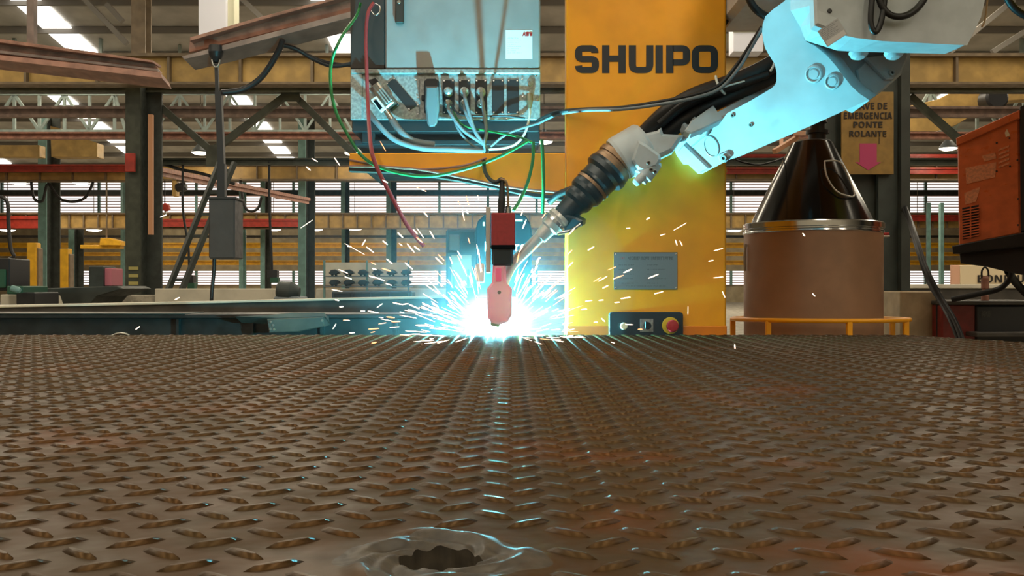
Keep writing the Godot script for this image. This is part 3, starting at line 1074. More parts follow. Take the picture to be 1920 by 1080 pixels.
func robot() -> void:
	var P: Material = mats["robot_paint"]
	var t := thing("welding_robot", "white welding robot arm reaching down past the lettered column to the arc", "robot", at(1500, 300, 3.0))
	# arm casting on a plane turned down and to the left, towards the arc
	var n := Vector3(-0.60, -0.33, 0.73).normalized()
	var o := at(1400, 200, 3.03)
	var arm := [[1476, -8], [1471, 2], [1450, 17], [1435, 31], [1430, 45], [1429, 60], [1431, 76], [1435, 91], [1443, 105], [1452, 119], [1456, 135], [1456, 151], [1453, 159], [1446, 166], [1407, 189], [1366, 211], [1328, 231], [1308, 240], [1296, 236], [1285, 245], [1278, 252], [1264, 277], [1268, 290], [1281, 308], [1291, 309], [1309, 326], [1316, 326], [1347, 310], [1361, 302], [1388, 293], [1504, 243], [1629, 187], [1612, 176], [1596, 161], [1580, 141], [1567, 123], [1550, 104], [1528, 86], [1515, 80], [1508, 74], [1504, 54], [1496, 42], [1486, 28], [1482, 10], [1483, -8]]
	var ac := pprism(t, "arm_casting", P, arm, o, n, 0.075, 0.009)
	var on := func(px: float, py: float, lift := 0.0) -> Vector3: return hit(px, py, o + n * lift, n)
	var B := facing(n)
	# raised bosses, covers and bolts on the casting
	for c in [[1526, 139, 0.024], [1561, 153, 0.021]]:
		part(ac, "boss", lathe([[c[2] * 1.15, 0.0], [c[2] * 1.05, 0.006], [c[2] * 0.9, 0.007], [c[2] * 0.82, 0.003], [c[2] * 0.66, 0.003], [c[2] * 0.6, 0.006], [0.0, 0.006]], 24), P, on.call(c[0], c[1]), along(n))
	part(ac, "oval_cover", lathe([[0.034, 0.0], [0.033, 0.004], [0.030, 0.0045], [0.029, 0.002], [0.0, 0.002]], 26), P, on.call(1334, 275), Basis(B.x * 0.75 + B.y * 0.2, n, B.y * 1.05 - B.x * 0.25))
	pprism(ac, "end_cover", P, [[1270, 285], [1282, 270], [1330, 316], [1312, 325], [1292, 308], [1281, 307]], o + n * 0.010, n, 0.02, 0.004)
	pprism(ac, "end_cover", P, [[1282, 262], [1300, 243], [1316, 250], [1318, 258], [1296, 276]], o + n * 0.014, n, 0.02, 0.004)
	pprism(ac, "bolt_lug", P, [[1304, 240], [1319, 233], [1328, 243], [1324, 256], [1308, 258]], o + n * 0.016, n, 0.022, 0.004)
	pprism(ac, "bolt_lug", P, [[1345, 291], [1362, 284], [1370, 293], [1360, 305], [1348, 304]], o + n * 0.010, n, 0.02, 0.004)
	for b in [[1313, 246, 0.0115, 0.016], [1358, 296, 0.0115, 0.010], [1408, 234, 0.007, 0.0], [1374, 216, 0.007, 0.0], [1332, 238, 0.005, 0.0]]:
		bolt(t, on.call(b[0], b[1], b[3]), n, b[2], mats["steel"], mats["black"])
	pprism(t, "cable_clip", P, [[1267, 236], [1282, 229], [1289, 240], [1288, 250], [1276, 252]], o + n * 0.004 + Vector3(0, 0, 0.03), n, 0.03, 0.006)
	pprism(t, "cable_clip", P, [[1292, 228], [1300, 220], [1311, 229], [1304, 238], [1294, 238]], o + n * 0.012, n, 0.025, 0.004)
	# upper web behind the hoses
	pprism(t, "upper_web", P, [[1284, 244], [1296, 226], [1338, 196], [1346, 208], [1392, 184], [1458, 138], [1462, 165], [1370, 216], [1320, 240], [1296, 250]], at(1380, 205, 3.12), Vector3(0.1, 0.5, 0.8), 0.03, 0.004)
	# elbow casting behind the arm
	var q := at(1620, 135, 2.93)
	pprism(t, "elbow_casting", P, [[1520, 66], [1704, 95], [1702, 108], [1690, 140], [1662, 165], [1630, 189], [1606, 178], [1560, 130]], q, Vector3(0.12, 0.15, 1), 0.12, 0.006, "rounded elbow of the arm")
	pprism(t, "elbow_cover", P, [[1606, 130], [1630, 108], [1700, 100], [1702, 108], [1690, 140], [1631, 188], [1618, 182], [1612, 160]], q + Vector3(0, 0, 0.012), Vector3(0.12, 0.15, 1), 0.02, 0.004)
	pprism(t, "elbow_bracket", P, [[1622, 106], [1702, 96], [1702, 108], [1688, 138], [1676, 148], [1662, 148]], q + Vector3(0, 0, 0.03), Vector3(0.12, 0.15, 1), 0.02, 0.004)
	bolt(t, hit(1672, 137, q + Vector3(0, 0, 0.032), Vector3(0.12, 0.15, 1)), Vector3(0.12, 0.15, 1), 0.010, P, mats["black"])
	bolt(t, hit(1632, 174, q + Vector3(0, 0, 0.014), Vector3(0.12, 0.15, 1)), Vector3(0.12, 0.15, 1), 0.010, P, mats["black"])
	bolt(t, hit(1562, 110, q + Vector3(0, 0, 0.002), Vector3(0.12, 0.15, 1)), Vector3(0.12, 0.15, 1), 0.008, P, mats["black"])
	# shoulder body: its front stays dim, its belly catches the arc
	var fr := ring_at([[1528, -100], [1528, 8], [1532, 42], [1556, 60], [1600, 69], [1650, 75], [1730, 79], [1812, 83], [1838, 30], [1868, -100]], 2.45)
	for i in fr.size():
		var lean: float = (fr[i].y - at(0, 80, 2.45).y) * 0.02
		fr[i] = at(960, 540, 0.0) + (fr[i] - at(960, 540, 0.0)) * ((2.45 - lean) / 2.45)
	var mi := ring_at([[1482, -100], [1482, 20], [1500, 50], [1510, 76], [1570, 95], [1600, 97], [1690, 99], [1772, 101], [1795, 92], [1850, -100]], 2.62)
	var bk := ring_at([[1482, -100], [1482, 20], [1500, 48], [1510, 72], [1570, 90], [1600, 92], [1690, 94], [1765, 96], [1788, 86], [1840, -100]], 3.02)
	var f0 := []
	for v in fr:
		f0.append(at(1690, 0, 2.40) + (v - at(1690, 0, 2.42)) * 0.97 + Vector3(0, -0.008, 0.012))
	wpart(t, "shoulder_body", loft([f0, fr, mi, bk]), P, "broad pale shoulder housing")
	pprism(t, "motor_block", mats["robot_paint"], [[1524, -60], [1600, -60], [1590, 32], [1572, 50], [1548, 54], [1529, 46]], at(1560, 0, 2.42), Vector3(0.05, 0.1, 1), 0.04, 0.006)
	part(t, "hole_shade_disc", lathe(cap_lathe(0.006, 0.004, 0.001), 14), mats["black"], hit(1555, 21, at(1560, 0, 2.42), Vector3(0.05, 0.1, 1)), along(Vector3(0.05, 0.1, 1)))  # black disc paints in the shade of a hole
	for x in [1610, 1676]:
		part(t, "belly_bump", lathe([[0.028, 0.0], [0.024, 0.012], [0.013, 0.02], [0.0, 0.022]], 18), P, at(x, 97, 2.72), along(Vector3(0.1, -1, 0.3)))
	var im := Image.create_empty(160, 140, false, Image.FORMAT_RGB8)
	im.fill(Color(0.80, 0.82, 0.84))
	for r in 7:
		marks(im, 10, 10 + r * 12, 150 - (r * 23) % 50, 6, Color(0.32, 0.36, 0.42), 60 + r)
	im.fill_rect(Rect2i(8, 98, 144, 36), Color(0.93, 0.94, 0.95))
	var sn := Vector3(-0.25, -0.45, 1).normalized()
	var so := at(1561, 61, 2.415)
	var sb := facing(sn)
	part(t, "rating_label", sheet(0.056, 0.048, 0.001), printed("rating_label", im, 0.4), so, sb * Basis(Vector3(0, 0, 1), deg_to_rad(32)), "silver rating label")
	# shoulder mounting flange; unseen boom added above the frame to shade the shoulder front
	part(t, "mounting_flange", box(Vector3(0.5, 0.3, 0.5), 0.02), P, Vector3(0.98, 2.02, -3.18))
	part(t, "shade_boom", box(Vector3(1.5, 0.32, 1.7), 0.03), mats["yellow"], Vector3(1.55, 2.30, -2.75), Basis.IDENTITY, "unseen yellow boom added above the shoulder to shade it")
	# wrist: neck, housing, boot
	var d0 := 3.20
	pprism(t, "wrist_neck", P, [[1206, 250], [1232, 244], [1240, 238], [1244, 250], [1282, 252], [1262, 282], [1240, 292], [1225, 300]], at(1240, 270, 3.14), Vector3(-0.1, 0.05, 1), 0.08, 0.01)
	turned(t, "wrist_housing", P, at(1214, 266, d0), at(1158, 300, d0), [[0.0, 0.0], [0.0, 30], [0.04, 38], [0.12, 42], [0.9, 43], [1.0, 41], [1.0, 0.0]])
	pprism(t, "wrist_cover", P, [[1196, 262], [1214, 272], [1238, 290], [1240, 300], [1232, 312], [1208, 322], [1196, 318], [1184, 300]], at(1215, 295, 3.115), Vector3(-0.1, -0.1, 1), 0.05, 0.008)
	turned(t, "wrist_motor", P, at(1228, 300, 3.15), at(1200, 338, 3.15), [[0.0, 0.0], [0.0, 15], [0.1, 18], [0.8, 18], [0.85, 14], [1.0, 13], [1.0, 0.0]], 20)
	turned(t, "motor_plug", P, at(1207, 328, 3.11), at(1190, 345, 3.11), [[0.0, 0.0], [0.0, 8], [0.8, 8], [1.0, 6], [1.0, 0.0]], 14)
	for b in [[1216, 305], [1221, 318], [1228, 322]]:
		bolt(t, at(b[0], b[1], 3.105), Vector3(-0.1, -0.2, 1), 0.007, mats["steel"], mats["black"])
	var a := at(1160, 299, d0)
	var e := at(1020, 440, 3.17)
	turned(t, "clamp_band", mats["bronze"], a, e, [[0.0, 0.0], [0.0, 41], [0.05, 41], [0.055, 38], [0.08, 38], [0.085, 40], [0.125, 40], [0.125, 0.0]])
	turned(t, "rubber_boot", mats["boot"], a, e, [[0.12, 0.0], [0.12, 41], [0.15, 43], [0.20, 42], [0.23, 35], [0.30, 34], [0.33, 36], [0.345, 33]])
	turned(t, "clamp_ring", mats["bronze"], a, e, [[0.345, 0.0], [0.345, 34.5], [0.375, 34.5], [0.375, 0.0]])
	turned(t, "rubber_boot", mats["boot"], a, e, [[0.375, 0.0], [0.375, 33], [0.42, 34], [0.46, 33], [0.49, 28], [0.53, 29], [0.57, 28], [0.60, 23], [0.70, 21], [0.83, 17], [0.83, 0.0]])
	turned(t, "torch_holder", mats["pale_steel"], at(1052, 404, 3.16), at(1012, 446, 3.16), [[0.0, 0.0], [0.0, 21], [0.12, 23], [0.2, 20], [0.55, 19], [0.6, 15], [1.0, 13], [1.0, 0.0]], 20)
	turned(t, "holder_ring", mats["chrome"], at(1042, 414, 3.16), at(1038, 418, 3.16), [[0.0, 0.0], [0.0, 25], [1.0, 25], [1.0, 0.0]], 24)
	pprism(t, "clamp_jaw", mats["boot"], [[1044, 398], [1080, 408], [1092, 414], [1091, 424], [1064, 436], [1044, 432]], at(1068, 416, 3.14), Vector3(-0.3, -0.2, 1), 0.06, 0.006)
	ptube(t, "clamp_lever", mats["chrome"], [[1046, 438, 3.12], [1070, 432, 3.11], [1088, 420, 3.12]], 0.006)
	ptube(t, "torch_neck", mats["pale_steel"], [[1020, 436, 3.16], [990, 466, 3.165], [958, 500, 3.17], [940, 540, 3.172], [931, 576, 3.17]], 0.019, 14)
	turned(t, "gas_nozzle", mats["bronze"], at(934, 566, 3.17), at(928, 612, 3.165), [[0.0, 0.0], [0.0, 9], [0.1, 11], [0.7, 11], [1.0, 8.5], [1.0, 6], [0.8, 6]], 18)
	# hoses of the dress pack
	ptube(t, "dress_hose", mats["rubber"], [[1475, 105, 3.13], [1420, 136, 3.13], [1360, 160, 3.14], [1300, 182, 3.15], [1250, 212, 3.17], [1208, 252, 3.22]], 0.030, 14)
	ptube(t, "dress_hose", mats["rubber"], [[1478, 130, 3.16], [1420, 156, 3.16], [1360, 184, 3.16], [1300, 214, 3.17], [1255, 246, 3.20], [1222, 268, 3.24]], 0.026, 14)
	ptube(t, "dress_hose", mats["rubber"], [[1440, 140, 3.10], [1390, 156, 3.10], [1330, 174, 3.11], [1280, 196, 3.13], [1236, 232, 3.16]], 0.012, 10)
	ptube(t, "cable_tie", mats["tie"], [[1342, 143, 3.13], [1344, 152, 3.09], [1350, 166, 3.085], [1359, 176, 3.12]], 0.0045, 6, "white cable tie")
	ptube(t, "cable_tie", mats["tie"], [[1344, 168, 3.09], [1368, 160, 3.085], [1396, 152, 3.09]], 0.003, 6, "white cable tie")
	ptube(t, "cable_tie", mats["tie"], [[1444, 134, 3.07], [1449, 126, 3.07], [1452, 118, 3.07]], 0.004, 6, "white cable tie")
	ptube(t, "cable_loop", mats["rubber"], [[1640, -40, 2.39], [1634, 10, 2.39], [1633, 45, 2.39], [1641, 60, 2.39], [1651, 44, 2.39], [1658, 5, 2.39], [1660, -40, 2.39]], 0.0075)
	ptube(t, "cable_loop", mats["rubber"], [[1642, -30, 2.39], [1652, 8, 2.39], [1668, 27, 2.39], [1690, 31, 2.39], [1712, 22, 2.39], [1732, 0, 2.39], [1750, -40, 2.39]], 0.0085)
	# seam sensor in front of the torch
	var s := 3.08
	var sh := pbox(t, "sensor_head", mats["sensor_red"], 921, 399, 966, 464, s, 0.075, 0.004, "dull red sensor box")
	pbox(t, "sensor_collar", mats["boot"], 922, 463, 962, 498, s + 0.005, 0.055, 0.006)
	pbox(sh, "sensor_trim", mats["dark_blue"], 920, 459, 967, 467, s - 0.003, 0.08, 0.003)
	var ls := pprism(t, "laser_shield", mats["pink_shield"], [[924, 497], [948, 497], [950, 530], [960, 541], [960, 590], [952, 604], [938, 609], [922, 606], [914, 596], [913, 541], [922, 530]], at(936, 550, s + 0.008), Vector3(0, 0, 1), 0.045, 0.007, "bright pink see-through shield")
	pbox(t, "sensor_bracket", mats["pale_steel"], 911, 388, 920, 512, s + 0.03, 0.012, 0.002)
	pbox(t, "sensor_bracket", mats["white"], 893, 494, 908, 530, s + 0.03, 0.03, 0.003)
	pbox(ls, "shield_window", mat("shield_glass", Color(0.98, 0.45, 0.6), 0.2), 929, 502, 940, 528, s + 0.002, 0.006, 0.002)
	part(ls, "shield_screw", lathe(cap_lathe(0.006, 0.003, 0.001), 12), mats["steel"], at(936, 548, s + 0.006), Basis(Vector3.RIGHT, PI / 2))
	turned(sh, "sensor_plug", mats["black"], at(940, 400, s + 0.03), at(942, 334, s + 0.03), [[0.0, 0.0], [0.0, 6.5], [0.35, 7], [0.5, 6], [1.0, 4], [1.0, 0.0]], 14)
	turned(sh, "sensor_plug", mats["chrome"], at(953, 400, s + 0.03), at(953, 386, s + 0.03), [[0.0, 0.0], [0.0, 6], [1.0, 5], [1.0, 0.0]], 12)

# ---------------------------------------------------------------- torch station behind the arc
func station() -> void:
	var D := 3.75
	var b := at(945, 628, D)
	var t := thing("torch_station", "dark blue panel with rounded top corners standing behind the torch", "machine", Vector3(b.x, 0, -D))
	pprism(t, "panel", mats["dark_blue"], [[892, 560], [892, 428], [896, 414], [908, 403], [920, 400], [974, 400], [986, 405], [994, 418], [997, 432], [997, 560]], at(945, 480, D), Vector3(0, 0, 1), 0.06, 0.006)
	part(t, "stand", box(Vector3(0.12, 0.93, 0.1), 0.006), mats["dark_steel"], Vector3(b.x, 0.465, -D - 0.03))
	part(t, "base_plate", box(Vector3(0.3, 0.02, 0.3), 0.004), mats["dark_steel"], Vector3(b.x, 0.01, -D - 0.03))
	pbox(t, "hand_slot", mats["cladding"], 964, 411, 980, 415, D - 0.002, 0.004, 0.001)
	pbox(t, "hand_slot", mats["cladding"], 905, 416, 909, 424, D - 0.002, 0.004, 0.001)
	words(t, "lettering", "rc", 17, 975, 463, D - 0.001, mats["white"], 700)
	words(t, "lettering", "l", 17, 911, 463, D - 0.001, mats["white"], 700)
	# grey machine box further left, behind the smoke
	var m := thing("wire_feeder", "grey box machine with small panels, left of the dark torch station", "machine", Vector3(at(850, 600, 5.2).x, 0, -5.4))
	pbox(m, "cabinet", mat("feeder", Color(0.20, 0.21, 0.21), 0.6), 836, 430, 900, 572, 5.2, 0.4, 0.01)
	pbox(m, "plinth", mats["dark_steel"], 838, 572, 898, 872, 5.22, 0.36, 0.01)
	pbox(m, "screen_panel", mats["black"], 866, 434, 890, 454, 5.19, 0.02, 0.003)
	pbox(m, "front_panel", mats["grey_cable"], 842, 440, 862, 470, 5.19, 0.02, 0.003)
	pbox(m, "front_panel", mats["cladding"], 846, 478, 884, 540, 5.19, 0.02, 0.003)
	pbox(m, "switch_strip", mats["teal"], 848, 508, 852, 540, 5.17, 0.02, 0.003)
	pbox(m, "switch_strip", mats["teal"], 876, 505, 880, 538, 5.17, 0.02, 0.003)
# ---------------------------------------------------------------- wire drum with hood
func wire_drum() -> void:
	var D := 3.92
	var k := D / F
	var c := at(1523, 628, D)
	var t := thing("wire_drum", "beige fibre drum with a glossy black cone hood, behind the table", "drum", Vector3(c.x, 0.3, -D))
	var yr := at(1523, 438, D).y
	var r := 125.0 * k
	part(t, "drum_body", lathe([[0.0, 0.3], [r - 0.004, 0.3], [r, 0.304], [r, yr]], 56), mats["cardboard"], Vector3(c.x, 0, -D))
	var rim := [[r, yr - 0.004], [r + 0.005, yr], [r + 0.004, yr + 0.006], [r + 0.001, yr + 0.009], [r + 0.001, yr + 0.014], [r + 0.006, yr + 0.017], [r + 0.006, yr + 0.036], [r + 0.001, yr + 0.04], [r - 0.01, yr + 0.04], [r - 0.014, yr + 0.03]]
	part(t, "lid_ring", lathe(rim, 56), mats["chrome"], Vector3(c.x, 0, -D), Basis.IDENTITY, "bright metal closing ring")
	# hood: eight-sided transparent-looking black cone, slightly to the left
	var st := start()
	var y0 := yr + 0.034
	var y1 := at(1523, 268, D).y
	var n := 40
	var ring := func(y: float, rr: float, xo: float) -> Array:
		var out := []
		for i in n:
			var a := TAU * i / n
			var w := 1.0 + 0.025 * cos(a * 5.0 + 1.0)
			out.append(Vector3(c.x + xo + cos(a) * rr * w, y, -D + sin(a) * rr * w))
		return out
	var rs := [ring.call(y0, 112 * k, 0.002), ring.call(y0 + 0.03, 107 * k, 0.002), ring.call(lerpf(y0, y1, 0.5), 76 * k, 0.0), ring.call(y1, 37 * k, 0.0), ring.call(y1 + 0.006, 26 * k, 0.0)]
	for i in rs.size() - 1:
		for j in n:
			var a := TAU * j / n
			var b := TAU * (j + 1) / n
			var na := Vector3(cos(a), 0.45, sin(a)).normalized()
			var nb := Vector3(cos(b), 0.45, sin(b)).normalized()
			smooth_quad(st, [na, rs[i][j]], [nb, rs[i][(j + 1) % n]], [nb, rs[i + 1][(j + 1) % n]], [na, rs[i + 1][j]])
	for j in n:
		tri(st, Vector3(c.x, y1 + 0.006, -D), rs[4][j], rs[4][(j + 1) % n], Vector3.UP)
	wpart(t, "hood", st.commit(), mats["hood"], "glossy black cone hood")
	turned(t, "wire_outlet", mats["black"], at(1532, 268, D), at(1533, 222, D), [[0.0, 26], [0.1, 24], [0.12, 16], [0.35, 16], [0.37, 21], [0.5, 21], [0.52, 14], [0.8, 14], [0.82, 18], [1.0, 16], [1.0, 0.0]], 18)
	# hatch outline on the hood, kept pale to paint in its highlights
	ptube(t, "hood_hatch_highlight", mats["pale_steel"], [[1546, 302, D - 0.165], [1573, 303, D - 0.155], [1588, 325, D - 0.155], [1602, 365, D - 0.18], [1585, 366, D - 0.205], [1566, 356, D - 0.20], [1550, 330, D - 0.19], [1546, 302, D - 0.165]], 0.0035)
	for s in [[1398, 0.0], [1650, 0.0]]:
		ptube(t, "drum_handle", mats["steel"], [[s[0], 458, D - 0.02], [s[0] - 2, 480, D - 0.02], [s[0] - 1, 508, D - 0.02]], 0.005)
	var p := thing("drum_pedestal", "dark pedestal carrying the beige drum, hidden behind the table edge", "stand", Vector3(c.x, 0, -D))
	part(p, "block", lathe([[0.0, 0.3], [0.24, 0.3], [0.24, 0.0]], 30), mats["dark_steel"], Vector3(c.x, 0, -D))
	part(p, "foot", lathe(cap_lathe(0.36, 0.03, 0.005), 30), mats["dark_steel"], Vector3(c.x, 0, -D))
	# guard rail round the drum
	var g := thing("guard_rail", "yellow ring guard rail on short posts around the beige drum", "railing", Vector3(c.x, 0, -D))
	var yy := at(1523, 603, D - 0.3).y
	var pts := []
	for i in 28:
		var a := TAU * i / 28
		pts.append(Vector3(at(1535, 0, D).x + cos(a) * 0.345, yy + 0.004 * sin(a), -D + sin(a) * 0.345))
	wpart(g, "ring_tube", tube(pts, 0.0085, 10, 2, true), mats["yellow"])
	for i in 7:
		var a := TAU * (i + 0.6) / 7 + 0.12
		var w := Vector3(at(1535, 0, D).x + cos(a) * 0.342, yy * 0.5, -D + sin(a) * 0.342)
		part(g, "post", box(Vector3(0.02, yy, 0.02), 0.002), mats["yellow"], w)

# ---------------------------------------------------------------- right: post, sign, power source, boxes
func right_side() -> void:
	# dark post and sign
	var D := 5.4
	var b := at(1676, 628, D)
	var t := thing("dark_post", "dark green steel post behind the beige drum, carrying a yellow crane sign", "post", Vector3(b.x, 0, -D - 0.1))
	part(t, "flange", box(Vector3(58 * D / F, 7.0, 0.03)), mats["post"], Vector3(at(1676, 0, D).x, 3.5, -D - 0.015))
	part(t, "web", box(Vector3(0.02, 7.0, 0.24)), mats["post"], Vector3(at(1676, 0, D).x, 3.5, -D - 0.15))
	part(t, "back_plate", box(Vector3(165 * D / F, 1.6, 0.02)), mats["post"], Vector3(at(1622, 0, D).x, at(0, 330, D).y - 0.1, -D - 0.06))
	part(t, "edge_strip", box(Vector3(0.05, 7.0, 0.05)), mats["column_dark"], Vector3(at(1692, 0, D).x, 3.5, -D + 0.02))
	var s := thing("crane_sign", "yellow warning sign reading ponte rolante with a pink down arrow, on the dark post", "sign", at(1627, 327, D - 0.03))
	pbox(s, "board", mats["sign_yellow"], 1578, 172, 1676, 327, D - 0.03, 0.012, 0.002)
	var ink := mat("sign_ink", Color(0.13, 0.10, 0.08), 0.6)
	for w in [["CHAVE DE", 199, 12.0, 0.95], ["EMERGENCIA", 217, 12.0, 0.86], ["PONTE", 234, 11.0, 1.15], ["ROLANTE", 251, 11.0, 1.05]]:
		words(s, "lettering", w[0], w[2], 1627, w[1], D - 0.033, ink, 800, w[3])
	pprism(s, "arrow", mats["sign_pink"], [[1612, 269], [1644, 269], [1644, 304], [1652, 304], [1628, 319], [1604, 304], [1612, 304]], at(1628, 290, D - 0.0325), Vector3(0, 0, 1), 0.003, 0.0, "pink down arrow")
	pbox(s, "scratch_mark", ink, 1648, 258, 1649, 270, D - 0.032, 0.002)
	var r := thing("emergency_handle", "red and white pull handle on the dark post beside the drum rim", "handle", at(1660, 442, 4.6))
	pbox(r, "grip", mats["red"], 1650, 436, 1668, 441, 4.6, 0.03, 0.003)
	pbox(r, "sleeve", mats["white"], 1648, 441, 1669, 444, 4.6, 0.03, 0.003)
	pbox(r, "mount", mats["post"], 1652, 437, 1660, 443, 4.63, 0.8, 0.003)
	# orange power source, turned, seen from below on its shelf
	var A := at(1794, 461, 3.95)
	var n := Vector3(-0.80, 0.0, 0.60).normalized()
	var o := thing("welding_power_source", "orange welding power source with louvred vent and faded lettering, on a dark shelf", "welder", A)
	pprism(o, "side_panel", mats["orange"], [[1794, 265], [1910, 213], [1913, 438], [1797, 461]], A, n, 0.34, 0.006)
	pprism(o, "top_lip", mats["orange"], [[1792, 259], [1911, 206], [1911, 222], [1793, 274]], A + n * 0.008, n, 0.012, 0.003, "chipped folded lip")
	var vr := pprism(o, "vent_recess", mats["black"], [[1804, 390], [1835, 384], [1835, 443], [1805, 449]], A + n * 0.001, n, 0.004)
	for i in 11:
		var y := 391.0 + i * 5.2
		pprism(vr, "vent_slat", mats["orange"], [[1803.5, y + 2.6], [1835.5, y - 3.4], [1835.5, y - 1.2], [1803.5, y + 4.8]], A + n * 0.007, n, 0.004)
	pprism(vr, "vent_slat", mats["orange"], [[1818.5, 386], [1820.5, 386], [1820.5, 447], [1818.5, 447]], A + n * 0.0075, n, 0.004)
	var faded := mat("faded_print", Color(0.93, 0.60, 0.42), 0.5, 0.0, 0.18, 12.0)
	pprism(o, "faded_print", faded, [[1810, 315], [1868, 304], [1866, 332], [1812, 345]], A + n * 0.002, n, 0.002)
	pprism(o, "faded_print", faded, [[1840, 292], [1866, 286], [1868, 297], [1846, 303]], A + n * 0.002, n, 0.002)
	for i in 5:
		var y := 280.0 + i * 8.0
		pprism(o, "faded_print", faded, [[1872, y], [1892, y - 8], [1892, y - 4.5], [1872, y + 3.5]], A + n * 0.002, n, 0.002)
	pprism(o, "faded_print", faded, [[1808, 362], [1838, 350], [1830, 378], [1810, 384]], A + n * 0.002, n, 0.002)
	pprism(o, "sticker", mats["cream"], [[1884, 249], [1888, 242], [1894, 254], [1886, 257]], A + n * 0.002, n, 0.002)
	for p in [[1908, 300], [1909, 373], [1909, 422], [1869, 268], [1893, 259], [1894, 312], [1869, 321]]:
		part(o, "screw", lathe(cap_lathe(0.004, 0.002, 0.0005), 8), mats["black"], hit(p[0], p[1], A, n), along(n))
	pprism(o, "front_frame", mats["black"], [[1911, 200], [1960, 180], [1960, 426], [1913, 436]], A + n * 0.004, n, 0.36, 0.004)
	var sh := thing("welder_shelf", "dark bracket shelf under the orange power source", "shelf", A - Vector3(0, 0.3, 0))
	pprism(sh, "tray", mats["dark_steel"], [[1784, 461], [1960, 428], [1960, 458], [1786, 476]], A + n * 0.03, n, 0.5, 0.004)
	pprism(sh, "gusset", mats["black"], [[1798, 474], [1960, 455], [1960, 524], [1892, 511], [1848, 500], [1800, 494]], A - n * 0.02, n, 0.4, 0.004)
	part(sh, "support_column", box(Vector3(0.12, 1.9, 0.12), 0.006), mats["dark_steel"], Vector3(1.98, 0.95, -3.4))
	# boxes and ledge along the floor
	var bb := thing("beige_cabinet", "low beige steel cabinet to the right of the dark post", "cabinet", Vector3(at(1725, 0, 4.4).x, 0, -4.6))
	pbox(bb, "body", mats["beige"], 1688, 546, 1757, 960, 4.4, 0.4, 0.006)
	pbox(bb, "side_strip", mats["beige"], 1760, 547, 1766, 960, 4.42, 0.38, 0.004)
	var rb := thing("red_box", "dark red steel box with a black front, beside the beige cabinet", "box", Vector3(at(1840, 0, 4.3).x, 0, -4.5))
	pbox(rb, "body", mats["maroon"], 1766, 571, 1830, 940, 4.3, 0.4, 0.006)
	pbox(rb, "front", mats["black"], 1830, 573, 1990, 940, 4.29, 0.4, 0.006, "black front with a worn label")
	pbox(rb, "lid", mats["grey_steel"], 1768, 564, 1990, 572, 4.28, 0.45, 0.004)
	pbox(rb, "worn_label", mat("worn", Color(0.25, 0.24, 0.22), 0.6, 0.0, 0.5, 30.0), 1840, 583, 1857, 595, 4.288, 0.003)
	pbox(rb, "sill", mats["grey_steel"], 1830, 623, 1990, 632, 4.2, 0.1, 0.004)
	var ey := thing("lifting_eye", "steel lifting eye standing on the lid of the dark red box", "lifting eye", at(1848, 564, 4.35))
	ptube(ey, "loop", mats["dark_steel"], [[1841, 522, 4.38], [1841, 508, 4.38], [1847, 501, 4.38], [1853, 508, 4.38], [1853, 522, 4.38]], 0.0045)
	turned(ey, "shank", mats["rust"], at(1847, 566, 4.38), at(1847, 517, 4.38), [[0.0, 7], [0.25, 7], [0.27, 5], [0.5, 5], [0.52, 7], [0.9, 7], [1.0, 5], [1.0, 0.0]], 12)
	var lg := thing("machine_ledge", "long grey steel ledge behind the red box and beige cabinet", "machine bed", Vector3(at(1850, 0, 6.4).x, 0, -6.6))
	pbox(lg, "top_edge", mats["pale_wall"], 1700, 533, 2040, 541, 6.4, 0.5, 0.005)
	pbox(lg, "face", mats["grey_steel"], 1700, 541, 2040, 800, 6.42, 0.4, 0.005)
	var sg := thing("lettered_panel", "cream panel with dark painted lettering far right below the shelf", "sign", Vector3(at(1850, 0, 8.5).x, 0, -8.6))
	pbox(sg, "board", mats["cream"], 1800, 497, 1990, 534, 8.5, 0.03, 0.004)
	pbox(sg, "edge_panel", mat("pinkish", Color(0.86, 0.66, 0.55), 0.6), 1784, 497, 1800, 534, 8.5, 0.03, 0.004)
	pbox(sg, "stand", mats["dark_steel"], 1786, 534, 1990, 742, 8.52, 0.05, 0.004)
	words(sg, "lettering", "BONJOUR", 14.0, 1884, 523, 8.49, ink, 700, 1.18)
# ---------------------------------------------------------------- left and middle distance
func crate(called: String, label: String, category: String, m: Material, x0: float, y0: float, x1: float, y1: float, d: float, depth: float) -> Node3D:
	var fy := 540.0 + EYE / d * F
	var t := thing(called, label, category, Vector3(at((x0 + x1) * 0.5, 0, d).x, 0, -d - depth * 0.5))
	pbox(t, "body", m, x0, y0, x1, y1, d, depth, 0.01)
	if y1 < fy - 3.0:
		pbox(t, "plinth", mats["dark_steel"], x0 + 2, y1, x1 - 2, fy, d + 0.02, depth * 0.9, 0.005)
	return t

